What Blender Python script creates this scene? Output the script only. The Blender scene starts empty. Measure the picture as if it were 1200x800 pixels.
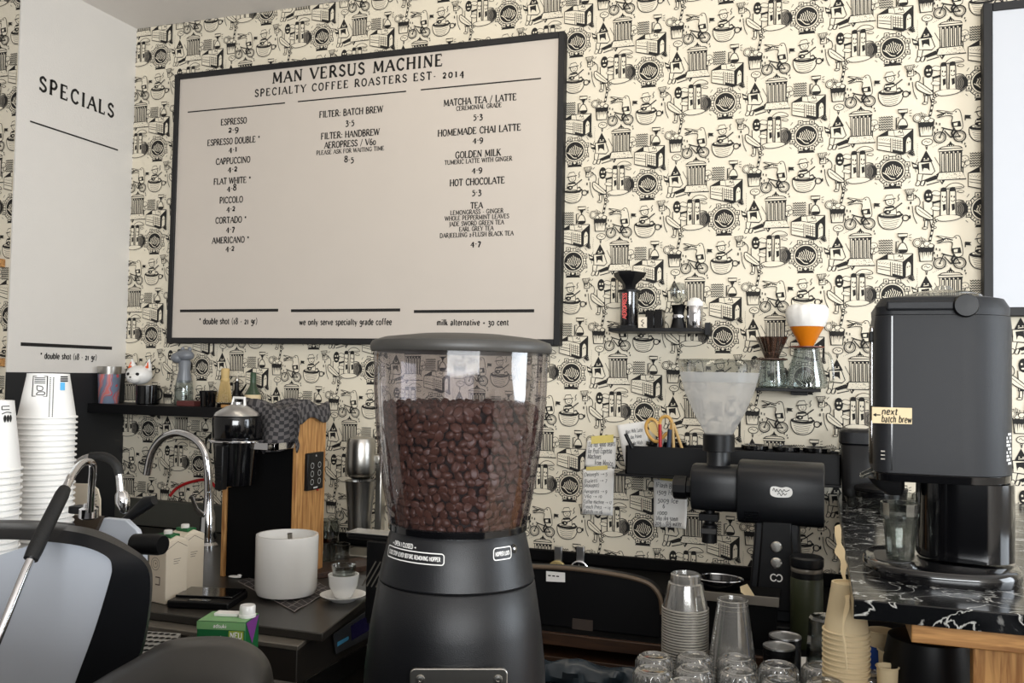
import bpy, bmesh, math, random
from mathutils import Vector, Matrix
random.seed(7)
SC = bpy.context.scene
COL = SC.collection

# ------------------------------------------------------------------ camera
FPX = 1045.0                                    # focal length in pixels of a 1200 x 800 frame
def _n(v): return Vector(v).normalized()
AX = -_n((-2436 - 600, 384 - 400, FPX))         # the back wall's horizontal seen from the camera
AY = Vector((960 - 600, 446 - 400, FPX)); AY = _n(AY - AY.dot(AX) * AX)
AZ = AX.cross(AY)
CAM = Vector((0.0, 0.0, 1.5))
cam_data = bpy.data.cameras.new('camera'); cam_data.sensor_fit = 'HORIZONTAL'
cam_data.sensor_width = 36.0; cam_data.lens = FPX / 1200 * 36; cam_data.clip_start = 0.05
cam = bpy.data.objects.new('camera', cam_data); COL.objects.link(cam)
M3 = Matrix(((AX[0], -AX[1], -AX[2]), (AY[0], -AY[1], -AY[2]), (AZ[0], -AZ[1], -AZ[2])))
cam.matrix_world = Matrix.Translation(CAM) @ M3.to_4x4()
SC.camera = cam

# ------------------------------------------------------------------ light and exposure
SC.view_settings.view_transform = 'Standard'
SC.view_settings.look = 'None'
SC.view_settings.gamma = 1.0
SC.view_settings.use_curve_mapping = False
SC.view_settings.exposure = 0.0
world = bpy.data.worlds.new('room_air'); SC.world = world; world.use_nodes = True
world.node_tree.nodes['Background'].inputs[0].default_value = (1.0, 0.95, 0.88, 1)
world.node_tree.nodes['Background'].inputs[1].default_value = 0.3
def area(name, loc, aim, sx, sy, power, color):
    d = bpy.data.lights.new(name, 'AREA'); d.shape = 'RECTANGLE'; d.size = sx; d.size_y = sy
    d.energy = power; d.color = color
    o = bpy.data.objects.new(name, d); COL.objects.link(o); o.location = loc
    o.rotation_euler = (Vector(aim) - Vector(loc)).to_track_quat('-Z', 'Y').to_euler()
    return o
area('shop_window_daylight', (1.3, -2.4, 1.75), (-0.4, 2.8, 1.6), 3.0, 1.2, 200, (0.95, 0.98, 1.0))
area('side_window_daylight', (2.5, 1.7, 1.75), (-0.4, 1.5, 1.4), 1.4, 1.3, 52, (0.84, 0.92, 1.0))
area('added_wall_wash', (-0.5, 1.9, 2.9), (-0.3, 3.0, 1.9), 2.6, 0.2, 9, (1.0, 0.88, 0.7))  # added unseen warm lamp, makes the wall brighter towards the top

# ------------------------------------------------------------------ pixel of the photograph -> point of the place
def ray(x, y):
    c = Vector((x - 600, y - 400, FPX)) / FPX
    return Vector((AX.dot(c), AY.dot(c), AZ.dot(c)))
def P(x, y, Y): d = ray(x, y); return CAM + d * (Y / d[1])
def PZ(x, y, Z): d = ray(x, y); return CAM + d * ((Z - 1.5) / d[2])
def PX(x, y, X): d = ray(x, y); return CAM + d * (X / d[0])
def PL(x, y, q, n): d = ray(x, y); n = Vector(n); return CAM + d * ((Vector(q) - CAM).dot(n) / d.dot(n))
def S(x, y, Y): return Y / ray(x, y)[1] / FPX     # metres per pixel there

# ------------------------------------------------------------------ materials
def lin(c): return tuple(((v/255)/12.92 if v/255 <= .04045 else ((v/255+.055)/1.055)**2.4) for v in c)
MATS = {}
def nodes(name):
    m = bpy.data.materials.new(name); m.use_nodes = True
    nt = m.node_tree; b = nt.nodes['Principled BSDF']
    return m, nt, b
def mat(name, col, rough=.5, metal=0.0, vary=.06, scale=30, bump=0.0, bscale=None, coat=0.0, spec=None):
    if name in MATS: return MATS[name]
    m, nt, b = nodes(name); c = lin(col)
    tc = nt.nodes.new('ShaderNodeTexCoord'); no = nt.nodes.new('ShaderNodeTexNoise')
    no.inputs['Scale'].default_value = scale; no.inputs['Detail'].default_value = 4
    nt.links.new(tc.outputs['Object'], no.inputs['Vector'])
    mx = nt.nodes.new('ShaderNodeMix'); mx.data_type = 'RGBA'
    mx.inputs['A'].default_value = (*[v*(1-vary) for v in c], 1); mx.inputs['B'].default_value = (*[min(1, v*(1+vary)) for v in c], 1)
    nt.links.new(no.outputs['Fac'], mx.inputs['Factor']); nt.links.new(mx.outputs['Result'], b.inputs['Base Color'])
    b.inputs['Roughness'].default_value = rough; b.inputs['Metallic'].default_value = metal
    if coat: b.inputs['Coat Weight'].default_value = coat; b.inputs['Coat Roughness'].default_value = .08
    if spec is not None: b.inputs['Specular IOR Level'].default_value = spec
    if bump:
        n2 = nt.nodes.new('ShaderNodeTexNoise'); n2.inputs['Scale'].default_value = bscale or scale*4
        nt.links.new(tc.outputs['Object'], n2.inputs['Vector'])
        bp = nt.nodes.new('ShaderNodeBump'); bp.inputs['Strength'].default_value = bump; bp.inputs['Distance'].default_value = .002
        nt.links.new(n2.outputs['Fac'], bp.inputs['Height']); nt.links.new(bp.outputs['Normal'], b.inputs['Normal'])
    MATS[name] = m; return m
def glass(name, tint, refl=.06, edge=.55, rough=.04, milk=0.0, milkcol=(235, 235, 235)):
    """thin clear wall: what is behind shows through, edges reflect; milk clouds it"""
    m = bpy.data.materials.new(name); m.use_nodes = True; nt = m.node_tree; nt.nodes.clear()
    out = nt.nodes.new('ShaderNodeOutputMaterial')
    tr = nt.nodes.new('ShaderNodeBsdfTransparent'); tr.inputs[0].default_value = (*lin(tint), 1)
    gl = nt.nodes.new('ShaderNodeBsdfGlossy'); gl.inputs['Roughness'].default_value = rough
    lw = nt.nodes.new('ShaderNodeLayerWeight'); lw.inputs['Blend'].default_value = .35
    mr = nt.nodes.new('ShaderNodeMapRange'); mr.inputs['To Min'].default_value = refl; mr.inputs['To Max'].default_value = edge
    nt.links.new(lw.outputs['Facing'], mr.inputs['Value'])
    a = tr.outputs[0]
    if milk:
        df = nt.nodes.new('ShaderNodeBsdfDiffuse'); df.inputs[0].default_value = (*lin(milkcol), 1)
        tl = nt.nodes.new('ShaderNodeBsdfTranslucent'); tl.inputs[0].default_value = (*lin(milkcol), 1)
        ad = nt.nodes.new('ShaderNodeMixShader'); ad.inputs[0].default_value = .5
        nt.links.new(df.outputs[0], ad.inputs[1]); nt.links.new(tl.outputs[0], ad.inputs[2])
        mk = nt.nodes.new('ShaderNodeMixShader'); mk.inputs[0].default_value = milk
        nt.links.new(a, mk.inputs[1]); nt.links.new(ad.outputs[0], mk.inputs[2]); a = mk.outputs[0]
    mx = nt.nodes.new('ShaderNodeMixShader'); nt.links.new(mr.outputs[0], mx.inputs[0])
    nt.links.new(a, mx.inputs[1]); nt.links.new(gl.outputs[0], mx.inputs[2]); nt.links.new(mx.outputs[0], out.inputs[0])
    MATS[name] = m; return m
def wood(name, c1, c2, axis='Z', scale=9, rough=.5):
    m, nt, b = nodes(name)
    tc = nt.nodes.new('ShaderNodeTexCoord'); mp = nt.nodes.new('ShaderNodeMapping')
    s = [1, 1, 1]; s['XYZ'.index(axis)] = .08
    mp.inputs['Scale'].default_value = s
    w = nt.nodes.new('ShaderNodeTexNoise'); w.inputs['Scale'].default_value = scale*14; w.inputs['Detail'].default_value = 6; w.inputs['Distortion'].default_value = .6
    r = nt.nodes.new('ShaderNodeValToRGB'); r.color_ramp.elements[0].position = .35; r.color_ramp.elements[1].position = .65
    r.color_ramp.elements[0].color = (*lin(c1), 1); r.color_ramp.elements[1].color = (*lin(c2), 1)
    nt.links.new(tc.outputs['Object'], mp.inputs['Vector']); nt.links.new(mp.outputs[0], w.inputs['Vector'])
    nt.links.new(w.outputs['Fac'], r.inputs[0]); nt.links.new(r.outputs[0], b.inputs['Base Color'])
    b.inputs['Roughness'].default_value = rough
    MATS[name] = m; return m
def marble(name):
    m, nt, b = nodes(name)
    tc = nt.nodes.new('ShaderNodeTexCoord')
    n1 = nt.nodes.new('ShaderNodeTexNoise'); n1.inputs['Scale'].default_value = 8; n1.inputs['Detail'].default_value = 8; n1.inputs['Distortion'].default_value = 1.6
    mp = nt.nodes.new('ShaderNodeMapping'); mp.inputs['Scale'].default_value = (1, 1.5, 1.3)
    nt.links.new(tc.outputs['Object'], mp.inputs['Vector']); nt.links.new(mp.outputs[0], n1.inputs['Vector'])
    r = nt.nodes.new('ShaderNodeValToRGB'); e = r.color_ramp.elements
    e[0].position = .485; e[0].color = (*lin((14, 15, 17)), 1); e[1].position = .515; e[1].color = (*lin((14, 15, 17)), 1)
    x = e.new(.50); x.color = (*lin((205, 205, 200)), 1)
    y = e.new(.66); y.color = (*lin((30, 31, 33)), 1); z = e.new(.72); z.color = (*lin((150, 150, 148)), 1)
    nt.links.new(n1.outputs['Fac'], r.inputs[0]); nt.links.new(r.outputs[0], b.inputs['Base Color'])
    b.inputs['Roughness'].default_value = .16
    MATS[name] = m; return m
def checked(name, c1, c2, n, rough=.9, grid=False):
    """checked or windowpane cloth on the cloth's own weave coordinates"""
    m, nt, b = nodes(name)
    uv = nt.nodes.new('ShaderNodeTexCoord')
    if grid:
        br = nt.nodes.new('ShaderNodeTexBrick'); br.offset = 0; br.inputs['Scale'].default_value = n
        br.inputs['Brick Width'].default_value = 1; br.inputs['Row Height'].default_value = 1; br.inputs['Mortar Size'].default_value = .035
        for k in ('Color1', 'Color2'): br.inputs[k].default_value = (*lin(c1), 1)
        br.inputs['Mortar'].default_value = (*lin(c2), 1)
        nt.links.new(uv.outputs['UV'], br.inputs['Vector']); nt.links.new(br.outputs['Color'], b.inputs['Base Color'])
    else:
        ch = nt.nodes.new('ShaderNodeTexChecker'); ch.inputs['Scale'].default_value = n
        ch.inputs['Color1'].default_value = (*lin(c1), 1); ch.inputs['Color2'].default_value = (*lin(c2), 1)
        nt.links.new(uv.outputs['UV'], ch.inputs['Vector']); nt.links.new(ch.outputs['Color'], b.inputs['Base Color'])
    b.inputs['Roughness'].default_value = rough; MATS[name] = m; return m
def swirl(name, cols, scale, dist):
    m, nt, b = nodes(name)
    tc = nt.nodes.new('ShaderNodeTexCoord'); w = nt.nodes.new('ShaderNodeTexWave')
    w.inputs['Scale'].default_value = scale; w.inputs['Distortion'].default_value = dist; w.inputs['Detail'].default_value = 2; w.inputs['Detail Scale'].default_value = 1.3
    r = nt.nodes.new('ShaderNodeValToRGB'); r.color_ramp.interpolation = 'CONSTANT'
    e = r.color_ramp.elements; e[0].color = (*lin(cols[0]), 1); e[1].position = .4; e[1].color = (*lin(cols[1]), 1)
    for i, c in enumerate(cols[2:]): x = e.new(.6 + .2*i); x.color = (*lin(c), 1)
    nt.links.new(tc.outputs['Object'], w.inputs['Vector']); nt.links.new(w.outputs['Fac'], r.inputs[0]); nt.links.new(r.outputs[0], b.inputs['Base Color'])
    b.inputs['Roughness'].default_value = .35; MATS[name] = m; return m

BLACK = mat('black_plastic', (11, 11, 13), .42, spec=.3)
SATIN = mat('satin_black', (21, 22, 25), .36, bump=.15, bscale=900, spec=.4)
GLOSSB = mat('gloss_black', (9, 9, 11), .12, coat=.4)
MATTEB = mat('matte_black', (7, 7, 8), .7, spec=.12)
DGREY = mat('dark_grey_plastic', (46, 45, 44), .5)
BREWG = mat('brewer_grey', (32, 33, 36), .42, bump=.25, bscale=1200, spec=.28)
CHROME = mat('chrome', (225, 225, 228), .1, 1.0, vary=.02)
STEEL = mat('brushed_steel', (185, 182, 176), .28, 1.0)
DSTEEL = mat('dark_steel', (120, 114, 105), .35, .35)
ALU = mat('aluminium', (200, 200, 200), .32, 1.0)
WHITEC = mat('white_ceramic', (236, 234, 230), .18, vary=.01)
WHITEP = mat('white_paper', (238, 236, 232), .7, vary=.02)
BEIGEP = mat('kraft_cream_paper', (226, 205, 165), .75, vary=.04)
CARTON = mat('cream_carton', (228, 216, 196), .5, vary=.03)
PLASTER = mat('white_plaster', (226, 222, 216), .85, vary=.02, scale=8, bump=.35, bscale=160)
CEILM = mat('ceiling_paint', (236, 231, 226), .9, vary=.02)
PAPER = mat('cream_wallpaper', (229, 220, 200), .8, vary=.03, scale=3)
INK = mat('printed_ink', (26, 24, 22), .8, vary=.05)
INKG = mat('printed_grey_ink', (120, 114, 104), .8)
BOARDW = mat('board_panel', (204, 195, 185), .6, vary=.025, scale=6)
BOARDW2 = mat('cool_board_panel', (196, 199, 205), .5, vary=.015, scale=6)
FRAMEB = mat('board_frame', (20, 20, 22), .6)
OAK = wood('oak', (150, 100, 52), (205, 155, 95), 'Z')
OAKX = wood('oak_along', (140, 95, 50), (196, 146, 88), 'X')
DWOOD = wood('dark_brown_wood', (44, 26, 14), (66, 42, 24), 'X')
MARBLE = marble('black_marble')
GREENC = mat('carton_green', (22, 98, 52), .45)
GREENL = mat('carton_pale_green', (120, 168, 110), .45)
PURPLE = mat('carton_purple', (128, 62, 140), .45)
OLIVE = mat('olive_paint', (50, 55, 34), .45)
ORANGE = mat('amber_plastic', (214, 122, 20), .3)
BLUE = mat('blue_print', (40, 80, 170), .5)
LBLUE = mat('pale_blue_print', (88, 176, 226), .5)
RED = mat('red_plastic', (176, 24, 26), .4)
YELLOW = mat('yellow_tape', (226, 206, 120), .7)
PANELG = mat('blue_grey_panel', (206, 212, 222), .3, vary=.01)
BEAN = mat('roasted_bean', (88, 55, 42), .36, vary=.35, scale=60)
BEANC = mat('bean_crease', (38, 22, 16), .6)
CLEAR = glass('clear_glass', (238, 242, 242), .05, .6)
CLEARD = glass('clear_tumbler_glass', (226, 228, 226), .09, .75, .07)
PLASTIC = glass('clear_cup_plastic', (222, 219, 212), .12, .8, .14, milk=.2)
PLASTRIM = glass('clear_cup_rim', (200, 196, 188), .15, .8, .15, milk=.7, milkcol=(232, 226, 214))
RIBG = glass('ribbed_tumbler_glass', (226, 226, 222), .14, .85, .08, milk=.2)
SMOKE = glass('smoked_hopper_plastic', (208, 203, 205), .03, .5, .05, milk=.025, milkcol=(205, 198, 202))
FROST = glass('frosted_hopper_plastic', (242, 242, 242), .05, .4, .2, milk=.33, milkcol=(252, 252, 252))
FROSTB = glass('frosted_band_plastic', (225, 225, 225), .05, .4, .2, milk=.5, milkcol=(235, 237, 238))
BROWNG = glass('brown_dripper_glass', (158, 138, 128), .1, .6, .1, milk=.12, milkcol=(150, 126, 112))
AMBERG = glass('amber_glass', (170, 110, 70), .08, .6)

# ------------------------------------------------------------------ shapes
def smoothpath(pts, n=6, closed=False):
    """Catmull-Rom through the points"""
    pts = [Vector(p) for p in pts]; out = []; m = len(pts)
    for i in range(m if closed else m-1):
        g = (lambda k: pts[k % m]) if closed else (lambda k: pts[min(max(k, 0), m-1)])
        a, b, c, d = g(i-1), g(i), g(i+1), g(i+2)
        for j in range(n):
            t = j/n
            out.append(.5*((2*b) + (c-a)*t + (2*a-5*b+4*c-d)*t*t + (3*b-a-3*c+d)*t**3))
    if not closed: out.append(pts[-1])
    return out
class MB:
    def __init__(s): s.v = []; s.f = []; s.m = []; s.k = 0
    def mi(s, k): s.k = k; return s
    def add(s, vs, fs):
        o = len(s.v); s.v += [tuple(v) for v in vs]
        for f in fs: s.f.append([o+i for i in f]); s.m.append(s.k)
        return s
    def box(s, c, d, rz=0, M=None):
        x, y, z = d[0]/2, d[1]/2, d[2]/2
        vs = [Vector((a*x, b*y, e*z)) for a in (-1, 1) for b in (-1, 1) for e in (-1, 1)]
        T = Matrix.Translation(Vector(c)) @ (M if M else Matrix.Rotation(rz, 4, 'Z'))
        return s.add([T @ v for v in vs], [(0,1,3,2),(4,6,7,5),(0,4,5,1),(2,3,7,6),(0,2,6,4),(1,5,7,3)])
    def box2(s, a, b):
        return s.box([(a[i]+b[i])/2 for i in range(3)], [abs(b[i]-a[i]) for i in range(3)])
    def prism(s, poly, vec):
        vec = Vector(vec); n = len(poly); p = [Vector(q) for q in poly]
        nrm = Vector((0, 0, 0))
        for i in range(n): nrm += p[i].cross(p[(i+1) % n])
        if nrm.dot(vec) > 0: p.reverse()
        return s.add(p + [q+vec for q in p], [list(range(n)), list(range(2*n-1, n-1, -1))] + [(i, i+n, (i+1) % n+n, (i+1) % n) for i in range(n)])
    def loft(s, rings, close=True, caps=True):
        n = len(rings[0]); vs = [q for r in rings for q in r]; fs = []
        for i in range(len(rings)-1):
            for j in range(n if close else n-1):
                k = (j+1) % n
                fs.append((i*n+j, i*n+k, (i+1)*n+k, (i+1)*n+j))
        if caps and close: fs += [list(range(n-1, -1, -1)), [(len(rings)-1)*n+j for j in range(n)]]
        return s.add(vs, fs)
    def lathe(s, prof, seg=32, c=(0, 0, 0), axis=None, caps=True, sq=0):
        """prof: (radius, height) from bottom to top"""
        c = Vector(c); rings = []
        q = Vector((0, 0, 1)).rotation_difference(Vector(axis)) if axis is not None else None
        for r, z in prof:
            ring = []
            for i in range(seg):
                a = 2*math.pi*i/seg; ca, sa = math.cos(a), math.sin(a); k = 1
                if sq: k = 1/((abs(ca)**sq+abs(sa)**sq)**(1/sq))
                v = Vector((r*k*ca, r*k*sa, z))
                ring.append(c + (q @ v if q else v))
            rings.append(ring)
        return s.loft(rings, True, caps)
    def shell(s, prof, t, seg=32, c=(0, 0, 0), bottom=True, axis=None, sq=0):
        """open vessel: outside profile from base to rim with wall thickness t"""
        ins = [(max(r-t, .0005), z) for r, z in prof]
        if bottom: ins[0] = (ins[0][0], ins[0][1]+t)
        return s.lathe(list(prof) + ins[::-1], seg, c, axis, caps=bottom, sq=sq) if bottom else s.lathe(list(prof)+ins[::-1]+[prof[0]], seg, c, axis, caps=False, sq=sq)
    def tube(s, path, r, seg=12, caps=True):
        path = [Vector(p) for p in path]; n = len(path); rs = r if isinstance(r, (list, tuple)) else [r]*n
        rings = []; up = None
        for i, p in enumerate(path):
            t = (path[min(i+1, n-1)] - path[max(i-1, 0)]).normalized()
            if up is None: up = t.orthogonal().normalized()
            up = (up - up.dot(t)*t).normalized(); sd = t.cross(up)
            rings.append([p + rs[i]*(math.cos(2*math.pi*j/seg)*up + math.sin(2*math.pi*j/seg)*sd) for j in range(seg)])
        return s.loft(rings, True, caps)
    def ball(s, c, rx, ry=None, rz=None, seg=24, rng=14, M=None):
        ry = ry or rx; rz = rz or rx; c = Vector(c); rings = []
        for i in range(rng+1):
            a = -math.pi/2 + math.pi*(i+.02 if i == 0 else (i-.02 if i == rng else i))/rng
            ring = [Vector((rx*math.cos(a)*math.cos(2*math.pi*j/seg), ry*math.cos(a)*math.sin(2*math.pi*j/seg), rz*math.sin(a))) for j in range(seg)]
            rings.append([c + (M @ q if M else q) for q in ring])
        return s.loft(rings)
    def ribbon2(s, pts, w, fn, closed=False):
        """flat stroke of width w along 2D points; fn maps (u, v) to a point"""
        p = [Vector(q) for q in pts]; n = len(p); L = []; R = []
        if n < 2: return s
        for i in range(n):
            if closed: a, b = p[(i-1) % n], p[(i+1) % n]
            else: a, b = p[max(i-1, 0)], p[min(i+1, n-1)]
            t = b-a
            if t.length < 1e-9: t = Vector((1, 0))
            t.normalize(); k = 1.0
            if 0 < i < n-1 or closed:
                e = (p[i]-a); 
                if e.length > 1e-9: k = min(1.6, 1/max(.5, abs(t.dot(e.normalized()))))
            nv = Vector((-t[1], t[0]))*w/2*k
            L.append(p[i]+nv); R.append(p[i]-nv)
        vs = [fn(q) for q in L+R]; m = n if closed else n-1
        return s.add(vs, [(i+n, (i+1) % n+n, (i+1) % n, i) for i in range(m)])
    def fill2(s, pts, fn):
        p = [Vector(q) for q in pts]
        ar = sum(p[i][0]*p[(i+1) % len(p)][1]-p[(i+1) % len(p)][0]*p[i][1] for i in range(len(p)))
        if ar < 0: p.reverse()
        return s.add([fn(q) for q in p], [list(range(len(p)))])
    def mesh(s, name, smooth=40):
        me = bpy.data.meshes.new(name); me.from_pydata(s.v, [], s.f)
        me.polygons.foreach_set('material_index', s.m)
        if smooth:
            me.shade_smooth(); me.set_sharp_from_angle(angle=math.radians(smooth))
        me.update(); return me
def put(name, mb, mats, parent=None, loc=None, bevel=0, rot=None, smooth=40, seg=2):
    o = bpy.data.objects.new(name, mb.mesh(name, smooth) if isinstance(mb, MB) else mb)
    for m in (mats if isinstance(mats, (list, tuple)) else [mats]):
        if len(o.data.materials) < (len(mats) if isinstance(mats, (list, tuple)) else 1): o.data.materials.append(m)
    COL.objects.link(o)
    if parent: o.parent = parent
    if loc is not None: o.location = loc
    if rot is not None: o.rotation_euler = rot
    if bevel:
        b = o.modifiers.new('edge', 'BEVEL'); b.width = bevel; b.segments = seg; b.limit_method = 'ANGLE'; b.angle_limit = math.radians(35)
    return o
def tag(o, label=None, cat=None, group=None, kind=None):
    if label: o['label'] = label
    if cat: o['category'] = cat
    if group: o['group'] = group
    if kind: o['kind'] = kind
    return o
def thing(name, label, cat, loc=(0, 0, 0), group=None, rz=0):
    o = bpy.data.objects.new(name, None); COL.objects.link(o); o.location = loc; o.rotation_euler = (0, 0, rz)
    o.empty_display_size = .05
    return tag(o, label, cat, group)
def solo(name, mb, mats, label, cat, loc=None, group=None, **k):
    return tag(put(name, mb, mats, None, loc, **k), label, cat, group)
def dup(root, loc, label=None, group=None, rz=None):
    r = root.copy(); COL.objects.link(r); r.location = loc
    if rz is not None: r.rotation_euler = (0, 0, rz)
    if label: r['label'] = label
    if group: r['group'] = group
    for ch in list(root.children):
        c = ch.copy(); COL.objects.link(c); c.parent = r
        for g in list(ch.children):
            d = g.copy(); COL.objects.link(d); d.parent = c
    return r
def prof(cx, rows, Y):
    """rows (half width, y) in photo pixels, bottom to top -> base point and (radius, height) in metres"""
    base = P(cx, rows[0][1], Y)
    return base, [(h*S(cx, y, Y), P(cx, y, Y)[2]-base[2]) for h, y in rows]
def structure(name, mb, mats, **k):
    return tag(put(name, mb, mats, **k), kind='structure')

# ------------------------------------------------------------------ lettering: an own set of serif letters
G = {}
def g(ch, w, *st): G[ch] = (w, st)
_s = lambda *xs: ['s %s' % x for x in xs]
g('A', 8, 'k 0,0 4,10', 'K 4,10 8,0', 'k 1.5,3.5 6.5,3.5', *_s('0,0', '8,0'))
g('B', 7, 'K 1,0 1,10', 'C 1,10 4,10 5.6,7.7 4,5.3 1,5.3', 'C 1,5.3 4.4,5.3 6.4,2.7 4.4,0 1,0', *_s('1,0', '1,10'))
g('C', 7.4, 'C 6.8,8.3 4.6,10 1.7,8.6 .6,5 1.7,1.4 4.6,0 7,1.8', 'k 6.8,7.4 6.8,9.8')
g('D', 8, 'K 1,0 1,10', 'C 1,10 4.2,10 6.8,8 7.4,5 6.8,2 4.2,0 1,0', *_s('1,0', '1,10'))
g('E', 6.8, 'K 1,0 1,10', 'k 0,10 5.8,10 5.8,8.2', 'k 1,5.2 4.8,5.2', 'k 0,0 6.3,0 6.3,1.9')
g('F', 6.4, 'K 1,0 1,10', 'k 0,10 5.8,10 5.8,8.2', 'k 1,5.2 4.8,5.2', *_s('1,0'))
g('G', 8, 'C 6.8,8.3 4.6,10 1.7,8.6 .6,5 1.7,1.4 4.6,0 6.8,1', 'k 6.8,7.4 6.8,9.8', 'K 6.8,.4 6.8,4.4', 'k 5,4.4 8,4.4')
g('H', 8.2, 'K 1,0 1,10', 'K 7.2,0 7.2,10', 'k 1,5.2 7.2,5.2', *_s('1,0', '1,10', '7.2,0', '7.2,10'))
g('I', 3, 'K 1.5,0 1.5,10', *_s('1.5,0', '1.5,10'))
g('J', 4, 'K 2.6,10 2.6,.5', 'c 2.6,.5 2,-1.6 0,-2', *_s('2.6,10'))
g('K', 7.4, 'K 1,0 1,10', 'k 1,4.4 6.2,10', 'K 2.6,6 7,0', *_s('1,0', '1,10', '6.2,10', '7,0'))
g('L', 6.2, 'K 1,0 1,10', 'k 0,0 5.8,0 5.8,2', *_s('1,10'))
g('M', 10, 'k 1,0 1.3,10', 'K 1.3,10 5,1', 'k 5,1 8.7,10', 'K 8.7,10 9,0', *_s('1,0', '9,0'))
g('N', 8.4, 'k 1,0 1,10', 'K 1,10 7.4,0', 'k 7.4,0 7.4,10', *_s('1,0', '7.4,10'))
g('O', 8, 'C 4,10 1.5,8.6 .6,5 1.5,1.4 4,0 6.5,1.4 7.4,5 6.5,8.6 4,10')
g('P', 6.6, 'K 1,0 1,10', 'C 1,10 4.2,10 6,7.4 4.2,4.7 1,4.7', *_s('1,0', '1,10'))
g('R', 7.4, 'K 1,0 1,10', 'C 1,10 4.2,10 5.8,7.5 4.2,5 1,5', 'K 3.2,5 7,0', *_s('1,0', '1,10', '7,0'))
g('S', 6.2, 'C 5.3,8.3 3.3,10 1,8.6 1.2,6.5 3.2,5.1 5.4,3.5 5.5,1.4 3.2,0 .6,1.5', 'k 5.3,7.6 5.3,9.8', 'k .6,.2 .6,2.2')
g('T', 7.2, 'K 3.6,0 3.6,10', 'k .2,8.2 .2,10 7,10 7,8.2', *_s('3.6,0'))
g('U', 8.2, 'K 1,10 1,3', 'C 1,3 2,.4 4.1,0 6.2,.4 7.2,3', 'k 7.2,3 7.2,10', *_s('1,10', '7.2,10'))
g('V', 8, 'K 0,10 4,0', 'k 4,0 8,10', *_s('0,10', '8,10'))
g('W', 11, 'K 0,10 3,0', 'k 3,0 5.5,10', 'K 5.5,10 8.2,0', 'k 8.2,0 11,10', *_s('0,10', '11,10'))
g('X', 7.6, 'K .4,10 7,0', 'k .4,0 7,10', *_s('.4,0', '7,0', '.4,10', '7,10'))
g('Y', 7.6, 'K 0,10 3.8,4.6', 'k 3.8,4.6 7.6,10', 'K 3.8,4.6 3.8,0', *_s('0,10', '7.6,10', '3.8,0'))
g('Z', 6.6, 'k .4,8.2 .4,10 6.2,10', 'K 6.2,10 .4,0', 'k .4,0 6.2,0 6.2,1.9')
g('0', 6, 'C 3,6.6 1.1,5.6 .6,3.3 1.1,1 3,0 4.9,1 5.4,3.3 4.9,5.6 3,6.6')
g('1', 4, 'K 2,0 2,6.6', *_s('2,0', '1.6,6.6'))
g('2', 5.4, 'C .8,5.2 2.4,6.8 4.4,5.6 4,3.4 .6,0', 'K .6,.2 5,.2')
g('3', 5.2, 'C .8,5.6 2.6,6.8 4.2,5.2 2.2,2.9 4.6,1.4 4.2,-1.8 1.8,-2.8 .4,-2')
g('4', 6, 'k 4.2,6.6 .4,1 5.8,1', 'K 4.2,6.6 4.2,-2.6')
g('5', 5.2, 'k 4.8,6.6 1.6,6.6 1.2,3.4', 'C 1.2,3.4 3.4,3.6 4.8,1.2 3.6,-1.8 .6,-2.6')
g('6', 5.8, 'C 4.8,9.6 2,8 .7,4 1.4,.8 3,0 5,1.2 5,4 3.2,5.2 1,4')
g('7', 5.4, 'K .6,6.4 5,6.4', 'K 5,6.4 1.8,-2.6')
g('8', 5.8, 'C 3,10 1.1,8.8 1.4,6.8 3,5.4 5,3.6 4.8,1 3,0 1,1 .8,3.4 3,5.4 4.6,7 4.6,9 3,10')
g('9', 5.8, 'C 5,2.6 3,1.6 .9,3 1,5.6 3,6.6 4.9,5.4 5.2,2.2 4,-1 1.2,-2.6')
g('.', 2.6, 'K 1.3,2.6 1.3,3.9'); g(':', 2.6, 'K 1.3,.2 1.3,1.5', 'K 1.3,4.8 1.3,6.1')
g(',', 2.4, 'k 1.3,1 .8,-1.4'); g('-', 4, 'k .6,3.6 3.4,3.6'); g('/', 5, 'k .4,-1 4.6,10.5'); g('+', 5, 'k .5,3.5 4.5,3.5', 'k 2.5,1.5 2.5,5.5')
g('*', 4, 'k .8,6.6 3.2,9.8', 'k 3.2,6.6 .8,9.8', 'k .2,8.2 3.8,8.2'); g('(', 3.4, 'c 2.8,10.4 1,7 1,3 2.8,-1.6'); g(')', 3.4, 'c .6,10.4 2.4,7 2.4,3 .6,-1.6')
g(' ', 4); g('[', 3, 'k 2.6,10 1,10 1,-1 2.6,-1'); g(']', 3, 'k .4,10 2,10 2,-1 .4,-1'); g('|', 2, 'k 1,-1 1,10'); g('<', 6, 'k 6,3.5 0,3.5', 'k 2,5.5 0,3.5 2,1.5'); g('>', 6, 'k 0,3.5 6,3.5', 'k 4,5.5 6,3.5 4,1.5')
g('a', 5.6, 'C .9,5.4 2.6,6.6 4.2,5.4 4.3,0', 'C 4.2,3.8 1.6,3.4 .6,1.8 1.6,0 4.2,1.4')
g('b', 6, 'K 1,0 1,10', 'C 1,5 3,6.6 5.2,5.2 5.2,1.4 3,0 1,1.2'); g('c', 5, 'C 4.5,5.4 2.6,6.6 .7,4.6 .7,1.8 2.6,0 4.6,1.2')
g('d', 6, 'K 5,0 5,10', 'C 5,5 3,6.6 .8,5.2 .8,1.4 3,0 5,1.2'); g('e', 5.4, 'C .8,3.4 4.6,3.8 4.2,6 2.6,6.6 .8,5 .8,1.6 2.6,0 4.8,1.2')
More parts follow.
